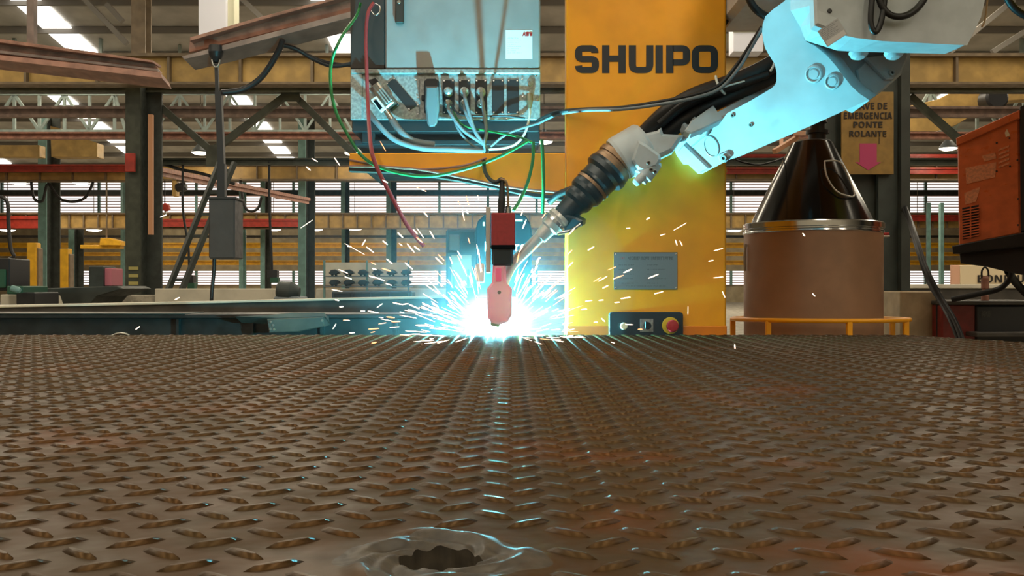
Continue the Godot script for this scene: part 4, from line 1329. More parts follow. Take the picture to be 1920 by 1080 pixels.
func left_side() -> void:
	# long dark beam and machine bed right behind the table
	var d := thing("dark_beam", "long black steel beam lying just behind the table at left", "beam", Vector3(at(400, 0, 4.6).x, 0, -4.7))
	pbox(d, "face", mats["dark_steel"], -120, 596, 888, 915, 4.6, 0.2, 0.005)
	pbox(d, "top_flange", mats["dark_steel"], -120, 589, 888, 597, 4.55, 0.35, 0.004)
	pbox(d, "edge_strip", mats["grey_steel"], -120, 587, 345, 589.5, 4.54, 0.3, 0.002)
	for x in [330, 470, 600, 740]:
		pbox(d, "stiffener", mats["dark_steel"], x, 598, x + 5, 640, 4.57, 0.05)
	var m := thing("machine_bed", "long grey steel machine bed running across behind the black beam", "machine bed", Vector3(at(400, 0, 6.5).x, 0, -6.8))
	pprism(m, "face", mats["grey_steel"], [[-120, 578], [300, 570], [600, 563], [892, 557], [892, 640], [-120, 640]], at(400, 600, 6.3), Vector3(0, 0, 1), 0.5, 0.004)
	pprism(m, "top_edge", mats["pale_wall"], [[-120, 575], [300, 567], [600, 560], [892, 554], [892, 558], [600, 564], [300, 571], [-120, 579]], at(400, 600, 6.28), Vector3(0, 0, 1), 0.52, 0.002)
	part(m, "plinth", box(Vector3(3.6, 0.62, 0.4)), mats["dark_steel"], Vector3(at(386, 0, 6.5).x, 0.31, -6.6))
	var sl := thing("steel_slab", "grey cut steel slab with ragged end on the black beam", "slab", at(560, 600, 4.5))
	pprism(sl, "slab", mats["grey_steel"], [[440, 593], [505, 590], [545, 586], [608, 586], [610, 594], [520, 597]], at(540, 592, 4.42), Vector3(0, 0.3, 1), 0.12, 0.003)
	pprism(sl, "block", mats["grey_steel"], [[500, 598], [606, 594], [608, 612], [560, 622], [504, 624]], at(540, 608, 4.40), Vector3(0, 0, 1), 0.14, 0.004)
	for p in [[508, 604], [512, 610], [507, 617], [514, 618], [604, 601]]:
		part(sl, "rivet", lathe(cap_lathe(0.006, 0.004, 0.001), 10), mats["steel"], at(p[0], p[1], 4.40), Basis(Vector3.RIGHT, PI / 2))
	var wd := thing("scrap_ring", "small curved metal offcut on the far edge of the table", "offcut", at(228, 629, 3.2))
	ptube(wd, "arc_strip", mats["steel"], [[212, 629, 3.22], [220, 626, 3.22], [230, 625, 3.22], [242, 629, 3.22]], 0.004)
	# brown hoist rails
	var h := thing("hoist_rail", "rusty brown hoist rail coming in from the left edge with a cut end", "beam", at(150, 140, 8.0))
	var o := at(150, 110, 8.0)
	pprism(h, "web", mats["rust"], [[-120, 56], [285, 114], [302, 136], [-120, 92]], o, Vector3(0, 0, 1), 0.03, 0.002)
	pprism(h, "top_flange", mats["rust"], [[-120, 56], [286, 113], [286, 117], [-120, 64]], o + Vector3(0, 0, 0.09), Vector3(0, 0, 1), 0.2, 0.002)
	pprism(h, "bottom_flange", mats["rust"], [[-120, 90], [300, 135], [304, 147], [-120, 99]], o + Vector3(0, 0, 0.1), Vector3(0, 0.2, 1), 0.22, 0.002)
	pprism(h, "guide_bar", mats["brown_steel"], [[-120, 80], [295, 129], [296, 134], [-120, 86]], o + Vector3(0, 0, 0.05), Vector3(0, 0, 1), 0.05, 0.002)
	bar(h, "hanger", at(60, 84, 8.1), at(60, -420, 8.1), 0.06, 0.06, mats["brown_steel"])
	var g := thing("monorail_beam", "rusty brown monorail beam rising to the right behind the controller cabinet", "beam", at(500, 100, 7.0))
	o = at(500, 60, 7.0)
	pprism(g, "web", mats["rust"], [[356, 72], [480, 36], [700, -20], [700, 12], [420, 82], [354, 98]], o, Vector3(0, 0, 1), 0.03, 0.002)
	pprism(g, "bottom_flange", mats["brown_steel"], [[340, 106], [420, 84], [700, 10], [700, 22], [420, 94], [346, 111]], o + Vector3(0, 0, 0.1), Vector3(0, 0.1, 1), 0.24, 0.002)
	pprism(g, "top_flange", mats["rust"], [[356, 70], [480, 34], [700, -24], [700, -19], [480, 40], [356, 77]], o + Vector3(0, 0, 0.08), Vector3(0, 0, 1), 0.2, 0.002)
	bar(g, "hanger", at(640, -4, 7.1), at(640, -560, 7.1), 0.06, 0.06, mats["brown_steel"])
	# hanging control box
	var c := thing("pendant_box", "dark brown control box hanging on a rod from the rusty monorail", "control box", at(416, 485, 6.9))
	turned(c, "trolley", mats["black"], at(405, 117, 6.9), at(405, 86, 6.9), [[0.0, 5], [0.3, 11], [0.6, 14], [1.0, 13], [1.0, 0.0]], 16)
	ptube(c, "shackle", mats["steel"], [[397, 112, 6.88], [400, 122, 6.88], [405, 126, 6.88], [410, 122, 6.88], [413, 112, 6.88]], 0.008)
	bar(c, "hanging_rod", at(406, 120, 6.9), at(408, 180, 6.9), 0.025, 0.025, mats["black"])
	bar(c, "hanging_rod", at(410, 172, 6.9), at(416, 318, 6.9), 0.045, 0.045, mats["black"])
	bar(c, "hanging_rod", at(416, 308, 6.9), at(416, 372, 6.9), 0.055, 0.055, mats["black"])
	pbox(c, "housing", mats["box_brown"], 391, 371, 440, 485, 6.85, 0.22, 0.01)
	pbox(c, "lid_edge", mats["black"], 388, 369, 442, 374, 6.84, 0.24, 0.004)
	ptube(c, "drop_cable", mats["black"], [[402, 484, 6.9], [401, 510, 6.9], [398, 540, 6.9], [396, 572, 6.9]], 0.014)
	# leaning ladder
	var l := thing("leaning_ladder", "dark green steel ladder leaning below the braces", "ladder", at(330, 562, 13.5))
	for p in [[[412, 305], [264, 671]], [[440, 305], [288, 671]]]:
		bar(l, "rail", at(p[0][0], p[0][1], 14.4), at(p[1][0], p[1][1], 13.2), 0.06, 0.07, mats["column_dark"])
	for i in 9:
		var f := 0.04 + i * 0.112
		bar(l, "rung", at(lerpf(412, 264, f), lerpf(305, 671, f), lerpf(14.4, 13.2, f)), at(lerpf(440, 288, f), lerpf(305, 671, f), lerpf(14.4, 13.2, f)), 0.04, 0.04, mats["column_dark"])
	# low white walls and shop clutter
	crate("barrier_wall", "low white barrier wall between the green column and the teal column", "wall", mats["pale_wall"], 290, 541, 512, 570, 12.0, 0.25)
	crate("barrier_wall", "low white barrier wall behind the dark tool cabinets", "wall", mats["pale_wall"], 592, 541, 940, 562, 13.0, 0.25)
	var tc := crate("tool_cabinet", "row of dark blue tool cabinets against the low white wall", "cabinet", mat("tool_blue", Color(0.20, 0.24, 0.27), 0.5), 622, 546, 772, 566, 10.5, 0.4)
	for i in 4:
		pbox(tc, "drawer_front", mats["black"], 626 + i * 36, 549, 658 + i * 36, 564, 10.48, 0.03, 0.006)
	var tr := thing("scrap_trough", "dark tapered scrap trough near the tall green column", "trough", at(150, 566, 10.0))
	pprism(tr, "trough", mats["column_dark"], [[70, 541], [218, 536], [230, 541], [182, 556], [168, 572], [118, 572], [112, 554], [76, 545]], at(150, 556, 10.0), Vector3(0, 0, 1), 0.8, 0.01)
	pbox(tr, "stand", mats["dark_steel"], 120, 572, 166, 710, 10.1, 0.5, 0.005)
	var dc := thing("dark_cabinet", "small dark cabinet with a pink side, standing on the scrap trough", "cabinet", at(187, 539, 10.2))
	pbox(dc, "body", mats["column_dark"], 166, 499, 193, 540, 10.1, 0.35, 0.01)
	pbox(dc, "side_poster", mats["pink_poster"], 193, 503, 209, 536, 10.15, 0.3, 0.006)
	crate("concrete_block", "white concrete block left of the scrap trough foot", "block", mats["pale_wall"], 0, 552, 32, 574, 9.6, 0.3)
	crate("concrete_block", "white concrete block under the left end of the trough", "block", mats["pale_wall"], 55, 546, 118, 571, 11.2, 0.3)
	for i in 6:
		crate("stacked_post", "pale post, %s counted from the scrap trough towards the green column" % ["first", "second", "third", "fourth", "fifth", "sixth"][i], "post", mats["cream"] if i % 2 == 0 else mats["concrete"], 170 + i * 11, 551 - i * 2, 179 + i * 11, 570, 11.4, 0.2).set_meta("group", "pale posts beside the green column")
	var gm := thing("green_machine", "dark green shop machine at the left edge", "machine", at(20, 570, 9.0))
	pbox(gm, "tall_body", mats["black"], -20, 484, 18, 545, 9.2, 0.4, 0.01)
	pbox(gm, "door", mats["machine_green"], -20, 505, 10, 540, 9.18, 0.04, 0.008)
	pbox(gm, "bed", mats["machine_green"], 12, 536, 42, 552, 9.0, 0.5, 0.01)
	pbox(gm, "base", mats["black"], 30, 548, 64, 572, 9.0, 0.5, 0.01)
	turned(gm, "spindle", mats["teal"], at(22, 540, 8.9), at(38, 545, 8.9), [[0.0, 0.0], [0.0, 6], [0.7, 6], [1.0, 4], [1.0, 0.0]], 14)
	pbox(gm, "plinth", mats["dark_steel"], -20, 572, 60, 730, 9.1, 0.4)
	# pendant controls
	for p in [[[351, 522], [364, 551], "green pendant control box hanging in front of the low white wall", 343], [[506, 512], [521, 530], "green and black pendant control hanging before the teal columns", 505]]:
		var pc := thing("pendant_control", p[2], "control box", at(p[0][0], p[1][1], 21.2))
		pbox(pc, "body", mats["machine_green"], p[0][0], p[0][1] + 8, p[1][0], p[1][1], 21.2, 0.2, 0.01)
		pbox(pc, "head", mats["black"], p[0][0] - 6, p[0][1] - 6, p[1][0] - 2, p[0][1] + 9, 21.2, 0.22, 0.01)
		ptube(pc, "cord", mats["black"], [[p[0][0] + 4, p[0][1] - 4, 21.27], [p[0][0] + 2, p[0][1] - 60, 21.27], [p[3], p[0][1] - 130, 21.27], [p[3], 303, 21.27]], 0.028)
	# covered motor
	var cv := thing("covered_motor", "dark motor under a grey cover in front of the middle teal column", "machine", at(545, 562, 11.0))
	turned(cv, "motor", mats["column_dark"], at(520, 545, 11.0), at(562, 548, 11.0), [[0.0, 0.0], [0.0, 14], [0.1, 18], [0.6, 19], [0.8, 15], [1.0, 9], [1.0, 0.0]], 18)
	pbox(cv, "cover", mats["grey_cable"], 512, 556, 560, 566, 10.9, 0.5, 0.02)
	pbox(cv, "plinth", mats["dark_steel"], 514, 566, 558, 697, 10.95, 0.4)
	# rack with dark castings
	var rk := thing("casting_rack", "open rack with two shelves of dark castings, left of the arc smoke", "rack", Vector3(at(690, 0, 12.5).x, 0, -12.6))
	for y in [517, 536]:
		pbox(rk, "shelf", mats["grey_cable"], 606, y, 768, y + 2, 12.4, 0.4)
	for x in [606, 686, 764]:
		pbox(rk, "upright", mats["teal"], x, 488, x + 3, 679, 12.42, 0.05)
	pbox(rk, "back_panel", mats["pale_wall"], 610, 492, 764, 534, 12.9, 0.03)
	for r in 2:
		for i in 6:
			var x := 616.0 + i * 27
			var y := 517.0 + r * 19
			var ca := thing("dark_casting", "dark curved casting, number %s from the left on the %s shelf of the rack" % [["one", "two", "three", "four", "five", "six"][i], ["upper", "lower"][r]], "casting", at(x + 9, y, 12.3), "dark castings on the open rack")
			pprism(ca, "body", mats["black"], [[x, y - 5], [x + 4, y - 11], [x + 12, y - 12], [x + 18, y - 9], [x + 21, y - 5], [x + 17, y - 4], [x + 12, y - 2], [x + 4, y - 2]], at(x + 9, y - 5, 12.35), Vector3(0, 0, 1), 0.12, 0.008)
			pbox(ca, "foot", mats["black"], x + 5, y - 3, x + 8, y, 12.38, 0.06)
			pbox(ca, "foot", mats["black"], x + 12, y - 3, x + 15, y, 12.38, 0.06)
# ---------------------------------------------------------------- far hall: girders, columns, trusses, lamps
func hcolumn(label: String, x0: float, x1: float, y_top: float, d: float, light: Material, dark: Material) -> Node3D:
	var a := at(x0, y_top, d)
	var b := at(x1, y_top, d)
	var w := b.x - a.x
	var t := thing("steel_column", label, "column", Vector3((a.x + b.x) * 0.5, 0, -d - 0.2))
	part(t, "flange", box(Vector3(w * 0.5, a.y, 0.05)), light, Vector3(a.x + w * 0.25, a.y * 0.5, -d - 0.025))
	part(t, "web", box(Vector3(0.05, a.y, 0.4)), dark, Vector3(a.x + w * 0.45, a.y * 0.5, -d - 0.22))
	part(t, "flange", box(Vector3(w * 0.55, a.y, 0.05)), dark, Vector3(a.x + w * 0.725, a.y * 0.5, -d - 0.40))
	part(t, "base_plate", box(Vector3(w * 1.3, 0.03, 0.6)), dark, Vector3(a.x + w * 0.5, 0.015, -d - 0.2))
	return t

func girder(label: String, x0: float, x1: float, y0: float, y1: float, d: float, step: float, first: float) -> Node3D:
	var a := at(x0, y1, d)
	var t := thing("crane_girder", label, "girder", Vector3(at((x0 + x1) * 0.5, 0, d).x, a.y, -d))
	pbox(t, "web", mats["girder"], x0, y0, x1, y1, d, 0.03)
	var fl := maxf(2.5, (y1 - y0) * 0.1)
	pbox(t, "top_flange", mats["girder_edge"], x0, y0 - fl * 1.2, x1, y0, d - 0.15, 0.33)
	pbox(t, "bottom_flange", mats["girder_edge"], x0, y1, x1, y1 + fl, d - 0.15, 0.33)
	var x := first
	while x < x1:
		if x > x0:
			pbox(t, "stiffener", mats["girder_edge"], x, y0, x + maxf(2.0, (y1 - y0) * 0.1), y1, d - 0.12, 0.12)
		x += step
	return t

func rail(called: String, label: String, m: Material, x0: float, x1: float, y0: float, y1: float, d: float, category := "beam") -> void:
	var t := thing(called, label, category, at((x0 + x1) * 0.5, y1, d))
	pbox(t, "web", m, x0, y0 + (y1 - y0) * 0.22, x1, y1 - (y1 - y0) * 0.25, d + 0.06, 0.03)
	pbox(t, "top_flange", m, x0, y0, x1, y0 + (y1 - y0) * 0.25, d, 0.18)
	pbox(t, "bottom_flange", m, x0, y1 - (y1 - y0) * 0.25, x1, y1, d, 0.18)

func truss(label: String, x0: float, x1: float, y0: float, y1: float, d: float, step: float, px: float) -> void:
	var t := thing("lattice_truss", label, "truss", at((x0 + x1) * 0.5, y1, d))
	var w := px * d / F
	bar(t, "chord", at(x0, y0, d), at(x1, y0, d), w, w, mats["lattice"])
	bar(t, "chord", at(x0, y1, d), at(x1, y1, d), w, w, mats["lattice"])
	var x := x0
	var i := 0
	for hx in [x0 + step, x1 - step]:
		var hp := at(hx, y0, d)
		bar(t, "hanger", hp, Vector3(hp.x, roof_y(1, d) - 0.01, hp.z), w, w, mats["lattice"])
	while x < x1 - 1.0:
		var e := minf(x + step, x1)
		bar(t, "upright", at(x, y0, d), at(x, y1, d), w * 0.8, w * 0.8, mats["lattice"])
		bar(t, "diagonal", at(x, y1 if i % 2 == 0 else y0, d), at(e, y0 if i % 2 == 0 else y1, d), w * 0.8, w * 0.8, mats["lattice"])
		x += step
		i += 1

func lamp(label: String, px: float, py: float, d: float, r: float, e: float) -> void:
	var p := at(px, py, d)
	var t := thing("high_bay_lamp", label, "lamp", p, "bright high-bay lamps")
	part(t, "reflector", lathe([[r, 0.0], [r * 0.95, 0.05], [r * 0.5, 0.22], [r * 0.22, 0.3], [r * 0.22, 0.42], [0.0, 0.42]], 18), mats["grey_cable"], p + Vector3(0, 0.02, 0))
	part(t, "glowing_lens", lathe([[0.0, -0.05], [r * 0.6, -0.045], [r * 0.93, 0.0], [r * 0.93, 0.015], [0.0, 0.015]], 18), mats["lamp_glow"], p)
	var bay := 1 if d < 28.0 else 2 if d < 46.5 else 3
	bar(t, "hanger_rod", p + Vector3(0, 0.42, 0), Vector3(p.x, roof_y(bay, d) - 0.01, p.z), 0.03, 0.03, mats["purlin"])
	var l := OmniLight3D.new()
	l.name = "lamp_light"
	l.position = Vector3(0, -0.12, 0)
	l.light_color = Color(1.0, 0.93, 0.82)
	l.light_energy = e
	l.light_size = r * 0.6
	l.omni_range = 90.0
	l.omni_attenuation = 2.0
	l.shadow_enabled = true
	t.add_child(l)

func far_hall() -> void:
	# first row, about 20 m away
	girder("long yellow crane girder with vertical stiffeners across the top of the view", -80, 2000, 105, 153, 19.6, 134.5, 44)
	var c := hcolumn("tall grey-green steel column with an orange pipe and a red tag", 235, 291, 158, 20.0, mats["column_green"], mats["column_dark"])
	bar(c, "pipe", at(283, 215, 19.9), at(283, 440, 19.9), 0.09, 0.09, mats["pipe"], "orange-brown pipe")
	pbox(c, "tag", mats["red_beam"], 234, 287, 252, 322, 19.85, 0.08, 0.01, "red tag")
	pbox(c, "footing", mats["concrete"], 228, 553, 295, 626, 19.8, 0.8, 0.02)
	for i in 4:
		pbox(c, "painted_mark", mat("paint_mark", Color(0.62, 0.58, 0.34), 0.7), 241, 500 + i * 14, 259, 506 + i * 14, 19.98, 0.01)
	var rp := thing("roof_post", "grey-brown post between yellow girder and roof at left", "post", at(268, 98, 20.1))
	pbox(rp, "flange", mats["girder_edge"], 246, -40, 272, 100, 20.1, 0.05)
	pbox(rp, "web", mats["girder_edge"], 272, -40, 283, 100, 20.3, 0.05)
	rail("tie_beam", "grey-green tie beam directly under the first yellow girder", mats["column_green"], -80, 2000, 159, 173, 20.3)
	rail("tie_beam", "dark brown tie beam, second below the yellow girder", mats["brown_steel"], -80, 2000, 199, 219, 20.9)
	rail("tie_beam", "thin reddish brown tie beam crossing behind the braces", mats["rust"], -80, 2000, 247, 260, 22.0)
	rail("tie_beam", "grey-green tie beam below the braces", mats["column_green"], 288, 2000, 296, 309, 21.2)
	var br := thing("brace_frame", "grey-green zigzag braces between tie beams beside the tall column", "brace", at(450, 300, 20.5))
	for p in [[[264, 168], [398, 284]], [[398, 284], [546, 172]], [[546, 172], [664, 290]], [[700, 290], [820, 172]], [[1362, 290], [1480, 172]], [[1705, 180], [1830, 290]]]:
		bar(br, "brace", at(p[0][0], p[0][1], 20.5), at(p[1][0], p[1][1], 20.5), 0.14, 0.14, mats["column_green"])
	for p in [[533, 168, 562, 190], [386, 272, 412, 312]]:
		pbox(br, "gusset", mats["column_green"], p[0], p[1], p[2], p[3], 20.4, 0.03)
	truss("pale lattice truss behind the tie beams at left", -20, 236, 176, 246, 25.0, 47, 6)
	truss("pale lattice truss behind the braces", 290, 660, 176, 246, 25.4, 47, 5)
	truss("pale lattice truss at right between dark post and orange power source", 1700, 1960, 168, 246, 25.0, 44, 6)
	# white ducts
	var wd := thing("white_duct", "tall white duct hanging from the roof left of the rusty monorail", "duct", at(405, 100, 18.6))
	pbox(wd, "front", mats["white_duct"], 372, -60, 424, 70, 18.4, 0.4, 0.01)
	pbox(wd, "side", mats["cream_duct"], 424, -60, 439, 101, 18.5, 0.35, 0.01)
	var wr := thing("white_duct", "tall white duct behind the robot hose at upper right of the lettered column", "duct", at(1402, 98, 18.6))
	pbox(wr, "front", mats["white_duct"], 1375, -60, 1431, 97, 18.4, 0.4, 0.01)
	pbox(wr, "fold", mats["cream_duct"], 1375, 58, 1431, 60, 18.38, 0.03)
	# roof struts
	var rs := thing("roof_strut", "brown diagonal roof struts above the first yellow girder", "strut", at(200, 90, 21.5))
	for p in [[[155, -5], [238, 82]], [[200, 8], [230, 40]], [[450, -5], [500, 42]], [[505, 45], [525, 96]], [[1920, 60], [1860, 98]], [[1900, 0], [1780, 98]]]:
		bar(rs, "strut", at(p[0][0], p[0][1], 21.5), at(p[1][0], p[1][1], 21.5), 0.11, 0.11, mats["purlin"])
	# second row
	girder("second yellow crane girder left of the tall green column", -80, 236, 323, 338, 33.4, 62, 10)
	girder("second yellow crane girder from the tall column to the controller bracket and beyond", 291, 2000, 311, 335, 33.4, 75, 330)
	rail("crane_rail", "bright red crane rail left of the tall column", mats["red_beam"], -80, 236, 308, 322, 33.0, "rail")
	rail("crane_rail", "red crane rail right of the lettered column, upper of two", mats["red_beam"], 1364, 1800, 289, 308, 33.3, "rail")
	rail("crane_rail", "red crane rail right of the lettered column, lower of two", mats["red_beam"], 1364, 1800, 314, 326, 33.08, "rail")
	var rb := thing("receding_rail", "reddish brown rail receding from the tall column towards the teal column", "rail", at(430, 345, 28.0))
	bar(rb, "rail_top", at(288, 316, 21.6), at(578, 374, 34.0), 0.16, 0.10, mats["rust"])
	bar(rb, "rail_web", at(288, 322, 21.6), at(578, 379, 34.0), 0.05, 0.14, mats["rust"])
	var yb := thing("crane_bridge", "yellow sloping crane bridge behind the truss at left", "crane", at(140, 275, 30.0))
	pprism(yb, "girder", mats["girder"], [[94, 236], [110, 240], [128, 249], [182, 268], [182, 294], [96, 294]], at(140, 265, 30.0), Vector3(0, 0, 1), 0.5, 0.01)
	pbox(yb, "girder_end", mats["girder"], -60, 272, 74, 294, 30.4, 0.4, 0.01)
	var yr := thing("crane_bridge", "yellow crane bridge receding at right above the orange power source", "crane", at(1790, 215, 25.0))
	pprism(yr, "girder", mats["girder"], [[1700, 200], [1760, 186], [1800, 166], [1990, 166], [1990, 182], [1868, 190], [1790, 236], [1756, 246], [1700, 246]], at(1790, 205, 24.0), Vector3(0, 0, 1), 0.5, 0.01)
	part(yr, "trolley", lathe(cap_lathe(0.28, 0.5, 0.05), 18), mats["black"], at(1852, 190, 23.5), Basis(Vector3.RIGHT, PI / 2))
	hcolumn("teal steel column near the left edge behind the scrap trough", 71, 103, 218, 33.8, mats["teal"], mats["column_dark"])
	hcolumn("teal steel column in front of the receding rail, left of the cabinet", 559, 586, 222, 34.0, mats["teal"], mats["column_dark"])
	hcolumn("slim teal column right of the dark post", 1764, 1776, 380, 40.0, mats["teal"], mats["teal"])
	hcolumn("dim teal column just right of the dark post", 1738, 1752, 380, 44.0, mats["teal"], mats["column_dark"])
	# third row
	girder("pale yellow far girder under the upper louvre band", -80, 2000, 402, 427, 47.0, 27, 20)
	rail("crane_rail", "red far rail crossing behind the pendant box", mats["red_beam"], 290, 572, 410, 425, 46.65, "rail")
	rail("crane_rail", "short red far rail with a block end at the left edge", mats["red_beam"], -80, 80, 405, 428, 46.65, "rail")
	rail("crane_rail", "red far rail right of the dark post", mats["red_beam"], 1700, 1800, 403, 415, 46.65, "rail")
	var marks_x := [[128, 150, "left of the tall green column, beside the yellow legs"], [226, 236, "just touching the tall green column"], [488, 505, "behind the pendant control cord"], [640, 653, "above the casting rack"], [724, 742, "left of the arc smoke"], [448, 457, "thin and pale beside the pendant box"]]
	for m in marks_x:
		hcolumn("far teal column " + m[2], m[0], m[1], 340 if m[0] != 128 else 428, 48.5, mats["teal"], mats["column_dark"] if m[1] - m[0] > 12 else mats["teal"])
	rail("roof_tie", "dark roof tie crossing the upper louvre band", mats["column_dark"], -80, 2000, 356, 366, 50.0)
	# deep machinery: yellow beams and crane legs
	var k := 0
	for b in [[441, 446, 56.0, "topmost"], [455, 465, 57.0, "broad upper"], [473, 480, 58.0, "middle"], [488, 497, 59.0, "lowest"]]:
		rail("far_beam", "%s far beam across the back of the hall" % b[3], mats["crane_yellow"] if b[0] != 441 else mats["grey_steel"], -80, 2000, b[0], b[1], b[2])
	for p in [[50, 68, 455, 541, "yellow crane leg near the left edge"], [112, 127, 466, 541, "yellow crane leg beside the far teal column"]]:
		var cl := thing("gantry_crane", p[4], "crane", Vector3(at(p[0] + 8, 0, 29.0).x, 0, -29.0))
		var fy := 540.0 + EYE / 29.0 * F
		pbox(cl, "leg", mats["crane_yellow"], p[0], p[2], p[1], fy, 29.0, 0.3, 0.02)
		pbox(cl, "side_plate", mats["girder_edge"], p[1], p[2] + 10, p[1] + 4, fy, 29.05, 0.3, 0.02)
	var cr := thing("far_crane", "yellow far crane trolley between the left columns", "crane", at(195, 465, 46.0))
	pbox(cr, "beam", mats["crane_yellow"], 150, 459, 225, 466, 46.0, 0.5, 0.02)
	pprism(cr, "trolley", mats["crane_yellow"], [[186, 460], [188, 446], [204, 446], [224, 452], [228, 460]], at(200, 455, 45.8), Vector3(0, 0, 1), 0.8, 0.02)
	bar(cr, "hanger", at(200, 447, 46.3), at(200, 318, 46.3), 0.06, 0.06, mats["girder_edge"])
	# hook block and jib
	var hk := thing("hook_block", "red hook block hanging right of the tall green column", "hook", at(309, 402, 33.4))
	pprism(hk, "block", mats["red_beam"], [[301, 386], [308, 380], [316, 385], [317, 392], [310, 396], [302, 393]], at(309, 388, 33.3), Vector3(0, 0, 1), 0.2, 0.02)
	bar(hk, "chain", at(309, 336, 33.4), at(309, 382, 33.4), 0.03, 0.03, mats["black"])
	ptube(hk, "hook", mats["steel"], [[309, 394, 33.4], [311, 401, 33.4], [308, 405, 33.4], [304, 402, 33.4]], 0.03)
	var hm := thing("hoist_motor", "yellow hoist motor under the second girder right of the tall column", "hoist", at(330, 350, 33.4))
	pbox(hm, "gearbox", mats["girder"], 322, 336, 331, 368, 33.3, 0.3, 0.02)
	turned(hm, "drum", mats["black"], at(331, 352, 33.4), at(350, 350, 33.4), [[0.0, 0.0], [0.0, 8], [0.8, 9], [1.0, 6], [1.0, 0.0]], 14)
	var tk := thing("orange_jib", "orange pipe bracket behind the robot arm, left of the black cone hood", "bracket", at(1475, 275, 6.5))
	bar(tk, "pipe", at(1493, 246, 6.5), at(1493, 262, 6.5), 0.03, 0.03, mats["pipe"])
	bar(tk, "pipe", at(1494, 258, 6.5), at(1452, 284, 6.3), 0.03, 0.03, mats["pipe"])
	bar(tk, "pipe", at(1493, 250, 6.5), at(1610, 246, 5.5), 0.03, 0.03, mats["pipe"])
	bar(tk, "pipe", at(1465, 262, 6.5), at(1465, 274, 6.4), 0.025, 0.025, mats["pipe"])
	# lamps
	for l in [[376, 287, 32.0, "beside the brace gusset"], [662, 288, 32.0, "left of the controller bracket"], [1020, 267, 32.0, "right of the controller cabinet"], [1778, 279, 32.0, "left of the orange power source"], [176, 432, 52.0, "under the far girder between the left columns"], [14, 432, 52.0, "under the far girder at the left edge"], [513, 431, 52.0, "under the far girder behind the pendant cord"], [591, 431, 52.0, "under the far girder right of the teal column"], [665, 430, 52.0, "under the far girder above the casting rack"], [36, 344, 46.0, "below the second girder near the left edge"], [152, 344, 46.0, "below the second girder, mid left"], [1376, 433, 50.0, "between the lettered column and the drum"], [1720, 425, 50.0, "right of the dark post"]]:
		lamp("bright high-bay lamp " + l[3], l[0], l[1], l[2], 0.42 if l[2] > 40.0 else 0.30, 2.0)
